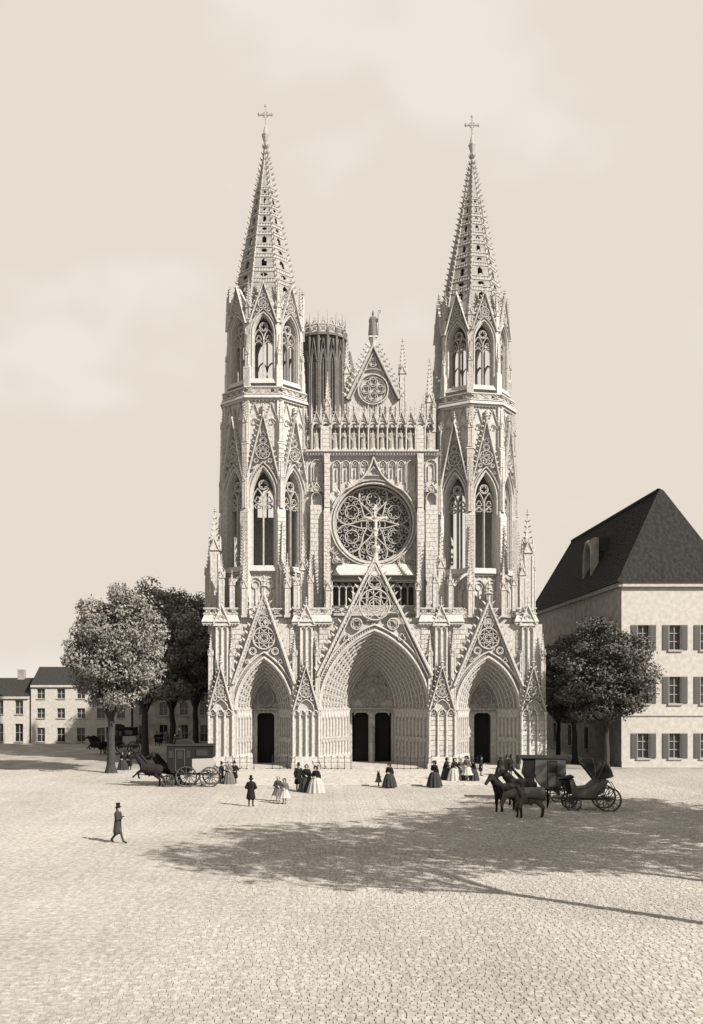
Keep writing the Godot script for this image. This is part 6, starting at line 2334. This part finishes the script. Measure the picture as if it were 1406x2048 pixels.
func mail_coach(label: String, at: Vector3, turn: float, sc: float, group: String) -> Node3D:
	var t := thing("coach", label, "coach", at, turn, group)
	t.scale = Vector3.ONE * sc
	var hw := 0.78
	var fb := MB.new()
	side(fb, [[-1.95, 3.2], [0.0, 3.2], [0.0, 1.35], [-0.3, 1.1], [-1.5, 1.1], [-1.8, 1.5], [-1.95, 2.2]], hw)
	commit(fb, "body", M.coach_black, t)
	var bb := MB.new()
	side(bb, [[0.01, 3.15], [1.62, 3.15], [1.62, 2.3], [0.01, 2.25]], hw - 0.02)
	commit(bb, "rear_compartment", M.coach_black, t)
	var rb := MB.new()
	side(rb, [[0.02, 2.22], [1.66, 2.27], [1.75, 1.9], [1.55, 1.35], [0.9, 1.15], [0.25, 1.2], [0.02, 1.6]], hw - 0.06)
	commit(rb, "boot", M.coach_pale, t)
	var ro := MB.new()
	ro.taper(-2.05, 1.7, 3.2, 3.32, -hw - 0.06, hw + 0.06, 0.06)
	side(ro, [[-1.35, 3.3], [0.1, 3.3], [-0.05, 3.55], [-0.5, 3.7], [-1.2, 3.68]], 0.5)
	commit(ro, "roof", M.leather, t)
	for s in [-1.0, 1.0]:
		var dm := MB.new()
		dm.bar(PackedVector2Array([Vector2(-1.25, 1.3), Vector2(-1.25, 2.95), Vector2(-0.55, 2.95), Vector2(-0.55, 1.3)]), 0.05, 0, 0.03, true, 0.8)
		var door := commit(dm, "door", M.coach_gray, t)
		door.position.z = hw if s > 0 else -hw - 0.03
		for q in [[-1.1, -0.7, 2.2, 2.85], [-1.78, -1.4, 2.3, 2.85], [-0.4, -0.12, 2.3, 2.85], [0.35, 1.25, 2.45, 2.95]]:
			var wm := MB.new()
			wm.box(q[0], q[1], q[2], q[3], -0.012, 0.012)
			wm.bar(PackedVector2Array([Vector2(q[0], q[2]), Vector2(q[0], q[3]), Vector2(q[1], q[3]), Vector2(q[1], q[2])]), 0.05, 0, 0.03 * s, true)
			var win := commit(wm, "window", M.pane, t)
			win.position.z = s * (hw + 0.004)
	var ch := MB.new()
	for s in [-1.0, 1.0]:
		ch.box(-1.9, 1.9, 0.92, 1.02, s * 0.5 - 0.05, s * 0.5 + 0.05)
		ch.tube([V(1.0, 1.3, s * 0.55), V(1.5, 1.05, s * 0.55), V(1.85, 1.3, s * 0.55), V(1.6, 1.75, s * 0.55)], [0.035, 0.035, 0.035, 0.035], 6)
	for x in [-1.75, -0.4, 1.4]:
		ch.box(x - 0.06, x + 0.06, (0.5 if x < -1 else 0.82) - 0.05, (0.5 if x < -1 else 0.82) + 0.05, -0.85, 0.85)
		ch.box(x - 0.05, x + 0.05, (0.5 if x < -1 else 0.82), 0.95, -0.5, -0.4)
		ch.box(x - 0.05, x + 0.05, (0.5 if x < -1 else 0.82), 0.95, 0.4, 0.5)
	ch.tube([V(-1.8, 0.75, 0), V(-4.2, 0.95, 0)], [0.05, 0.035], 6)
	commit(ch, "chassis", M.rim, t)
	for s in [-1.0, 1.0]:
		wheel(t, -1.75, s * 0.88, 0.52, M.rim)
		wheel(t, -0.4, s * 0.95, 0.84, M.rim)
		wheel(t, 1.4, s * 0.95, 0.8, M.rim)
	return t
func build_vehicles() -> void:
	var team := "coach horses"
	var black := Color(0.03, 0.027, 0.024)
	var dk := Color(0.02, 0.018, 0.016)
	var base := on_ground(386, 1573)
	mail_coach("black stagecoach with pale boot and spoked wheels galloping left under the trees", base, 0.0, 1.0, "stagecoaches")
	for q in [[-3.35, 0.5, "black galloping coach horse, the nearer of the leading pair"], [-2.3, -0.6, "black galloping coach horse, the farther of the leading pair"]]:
		horse(q[2], base + V(q[0], 0.0, q[1]), 180, "gallop", black, dk, 1.15, team)
	make_man("driver", M.black_cloth, Color(0.05, 0.045, 0.04), "sit", true)
	var dp := person("driver", "person in top hat driving, seated on the roof front of the black stagecoach", 0, 1500, 1.0, -90, "", 0.0, base + V(-1.25, 2.75, 0.0))
	dp.position = base + V(-1.0, 2.88, 0.0)
	var far := on_ground(247, 1508)
	mail_coach("distant coach with pale lower half beyond the nearest left tree", far, 0.0, 0.95, "stagecoaches")
	for q in [[-3.2, 0.5, "distant coach horse, nearer of the pair beyond the nearest left tree"], [-2.9, -0.5, "distant coach horse, farther of the pair beyond the nearest left tree"]]:
		horse(q[2], far + V(q[0], 0.0, q[1]), 180, "gallop", black, dk, 0.95, team)
	# closed carriage, right
	var ca := on_ground(1092, 1603)
	var t := thing("closed_carriage", "dark closed carriage with hooded driver's bench behind the two standing horses", "carriage", ca, deg_to_rad(-8))
	var mb := MB.new()
	side(mb, [[-0.75, 2.95], [1.2, 2.95], [1.25, 2.0], [1.1, 1.2], [0.8, 0.95], [-0.3, 0.95], [-0.62, 1.3], [-0.8, 2.0]], 0.72)
	commit(mb, "body", M.coach_gray, t)
	var rf := MB.new()
	rf.taper(-1.95, 1.3, 2.96, 3.1, -0.8, 0.8, 0.1)
	side(rf, [[-1.95, 2.98], [-1.95, 2.55], [-1.85, 2.55], [-1.75, 2.95]], 0.78)
	commit(rf, "canopy", M.leather, t)
	var fb := MB.new()
	side(fb, [[-0.78, 2.9], [-0.8, 1.4], [-1.3, 1.35], [-1.6, 1.9], [-1.45, 2.6], [-1.7, 2.96]], 0.68)
	commit(fb, "driver_bench", M.coach_black, t)
	for s in [-1.0, 1.0]:
		var wg := MB.new()
		side(wg, [[-1.3, 1.35], [-2.2, 2.25], [-2.35, 2.25], [-2.1, 1.9], [-1.5, 1.2]], 0.05)
		var wing := commit(wg, "mudguard", M.coach_black, t)
		wing.position.z = s * 0.72
		var wm := MB.new()
		wm.box(0.1, 0.62, 2.0, 2.75, -0.012, 0.012)
		wm.bar(PackedVector2Array([Vector2(0.06, 1.05), Vector2(0.06, 2.8), Vector2(0.66, 2.8), Vector2(0.66, 1.05)]), 0.05, 0, 0.03 * s, true)
		var win := commit(wm, "door", M.pane, t)
		win.position.z = s * 0.725
		wheel(t, -1.2, s * 0.8, 0.5, M.rim)
		wheel(t, 0.75, s * 0.85, 0.62, M.rim)
	var ch := MB.new()
	ch.box(-1.6, 1.2, 0.78, 0.92, -0.4, 0.4)
	ch.box(-1.26, -1.14, 0.45, 0.8, -0.8, 0.8)
	ch.box(0.69, 0.81, 0.57, 0.8, -0.85, 0.85)
	ch.tube([V(-1.5, 0.8, 0), V(-3.6, 0.95, 0)], [0.05, 0.035], 6)
	commit(ch, "chassis", M.rim, t)
	# open carriage with its hood up
	var cb := on_ground(1180, 1621)
	t = thing("open_carriage", "open carriage with raised folding leather hood at the right edge", "carriage", cb, deg_to_rad(-6), "")
	var shell := MB.new()
	side(shell, [[-1.35, 2.0], [-1.2, 1.1], [-0.7, 0.85], [0.1, 0.85], [0.75, 1.2], [1.0, 1.95], [0.6, 1.95], [0.3, 1.5], [-0.5, 1.3], [-0.9, 1.5], [-1.1, 2.02]], 0.68)
	side(shell, [[-0.95, 1.25], [0.35, 1.35], [0.9, 1.95], [0.5, 2.2], [-0.2, 1.55], [-0.9, 1.45]], 0.62)
	commit(shell, "body", M.coach_gray, t)
	var hood := MB.new()
	var rows: Array = []
	for i in 8:
		var u := i / 7.0
		var row := PackedVector3Array()
		for j in 11:
			var a := lerpf(-PI / 2, PI / 2, j / 10.0)
			var sq := pow(absf(cos(a)), 0.45)
			var bulge := 0.03 * sin(u * 18.0)
			var lean := lerpf(2.25, 0.25, u)
			var reach := 1.5 - 0.25 * u
			row.append(V(0.25 + cos(lean) * reach * 0.95 * sq, 1.9 + sin(lean) * (reach + bulge) * sq, 0.7 * clampf(sin(a) * 1.25, -1, 1)))
		rows.append(row)
	hood.sweep(rows)
	var ho := commit(hood, "hood", M.leather, t)
	for i in [0, 2, 4, 7]:
		var hm := MB.new()
		var pp: Array = []
		var rr: Array = []
		for q in rows[i]:
			pp.append(q)
			rr.append(0.028)
		hm.tube(pp, rr, 5)
		commit(hm, "hoop", M.coach_gray, ho)
	var fr := MB.new()
	side(fr, [[-2.1, 2.15], [-1.35, 2.0], [-1.05, 2.1], [-1.1, 2.2], [-1.4, 2.12], [-2.0, 2.3]], 0.6)
	side(fr, [[-1.9, 1.95], [-1.5, 1.2], [-1.25, 1.1], [-1.3, 1.95]], 0.5)
	commit(fr, "driver_seat", M.coach_black, t)
	var c2 := MB.new()
	c2.box(-1.4, 1.4, 0.68, 0.8, -0.35, 0.35)
	c2.box(-1.2, -1.1, 0.45, 0.72, -0.8, 0.8)
	c2.box(0.92, 1.04, 0.7, 0.8, -0.85, 0.85)
	for s in [-1.0, 1.0]:
		c2.tube([V(0.6, 0.8, s * 0.5), V(1.15, 0.95, s * 0.5), V(1.45, 1.4, s * 0.5), V(1.2, 1.85, s * 0.5), V(0.9, 1.8, s * 0.5)], [0.03, 0.03, 0.03, 0.03, 0.03], 6)
	c2.tube([V(-1.3, 0.7, 0), V(-3.8, 0.95, 0)], [0.05, 0.035], 6)
	commit(c2, "chassis", M.rim, t)
	for s in [-1.0, 1.0]:
		wheel(t, -1.15, s * 0.8, 0.52, M.rim)
		wheel(t, 0.98, s * 0.88, 0.78, M.rim)
	var wait := "horses waiting with the carriages"
	horse("grey-backed horse with blanket and lowered head, nearest on the right", on_ground(1058, 1637), 184, "graze", Color(0.13, 0.118, 0.1), Color(0.04, 0.036, 0.03), 1.2, wait, true)
	horse("dark horse with raised head turned towards the viewer", on_ground(1012, 1624), 215, "stand", black, dk, 1.2, wait)
	horse("dark horse mostly hidden behind the other two", on_ground(1040, 1612), 196, "stand", Color(0.035, 0.03, 0.026), dk, 1.2, wait)

# faint high cloud, thin enough to lift the sky only a little
func cloud_cover() -> ImageTexture:
	var f := FastNoiseLite.new()
	f.noise_type = FastNoiseLite.TYPE_SIMPLEX_SMOOTH
	f.seed = 61
	f.frequency = 2.4
	f.fractal_octaves = 6
	f.fractal_gain = 0.52
	var w := 1024
	var h := 512
	var img := Image.create(w, h, false, Image.FORMAT_RGBA8)
	for y in h:
		var lat := PI * (0.5 - (y + 0.5) / h)
		for x in w:
			var lon := TAU * x / w
			var d := Vector3(cos(lat) * cos(lon), sin(lat) * 1.9, cos(lat) * sin(lon))
			var n := smoothstep(0.02, 0.42, f.get_noise_3dv(d))
			img.set_pixel(x, y, Color(0.30, 0.315, 0.345, n * 0.5))
	return ImageTexture.create_from_image(img)

func _ready() -> void:
	rng.seed = 20
	# camera
	var cam := Camera3D.new()
	cam.name = "camera"
	cam.projection = Camera3D.PROJECTION_FRUSTUM
	cam.near = 0.1
	cam.far = 1500.0
	cam.size = 0.1 * 2048.0 / FOCAL
	cam.frustum_offset = Vector2((703.0 - VX) / FOCAL, (VY - 1024.0) / FOCAL) * 0.1
	cam.position = Vector3(0, EYE, BACK)
	add_child(cam)
	# sky
	var env := Environment.new()
	env.background_mode = Environment.BG_SKY
	var sm := ProceduralSkyMaterial.new()
	sm.sky_top_color = Color(0.395, 0.358, 0.312).linear_to_srgb()
	sm.sky_horizon_color = Color(0.395, 0.358, 0.312).linear_to_srgb()
	sm.ground_bottom_color = Color(0.23, 0.21, 0.18).linear_to_srgb()
	sm.ground_horizon_color = Color(0.32, 0.29, 0.25).linear_to_srgb()
	sm.sky_curve = 0.15
	sm.sky_energy_multiplier = 1.0
	sm.sun_angle_max = 1.0
	sm.sky_cover = cloud_cover()
	sm.sky_cover_modulate = Color(1, 1, 1, 1)
	var sky := Sky.new()
	sky.sky_material = sm
	env.sky = sky
	env.tonemap_mode = Environment.TONE_MAPPER_LINEAR
	env.tonemap_exposure = 2.0
	env.sdfgi_enabled = true
	env.ssao_enabled = true
	env.ssil_enabled = true
	var we := WorldEnvironment.new()
	we.name = "environment"
	we.environment = env
	add_child(we)
	# sun: behind the viewer's right shoulder
	var sun := DirectionalLight3D.new()
	sun.name = "sun"
	sun.light_energy = 1.6
	sun.light_color = Color(1.0, 0.965, 0.92)
	sun.light_angular_distance = 0.5
	sun.shadow_enabled = true
	add_child(sun)
	sun.look_at_from_position(Vector3(0.77, 0.72, 0.64) * 100.0, Vector3.ZERO)
	make_materials()
	make_block()
	build_church()
	build_square()
	build_houses()
	build_trees()
	build_statues()
	build_vehicles()
	build_people()
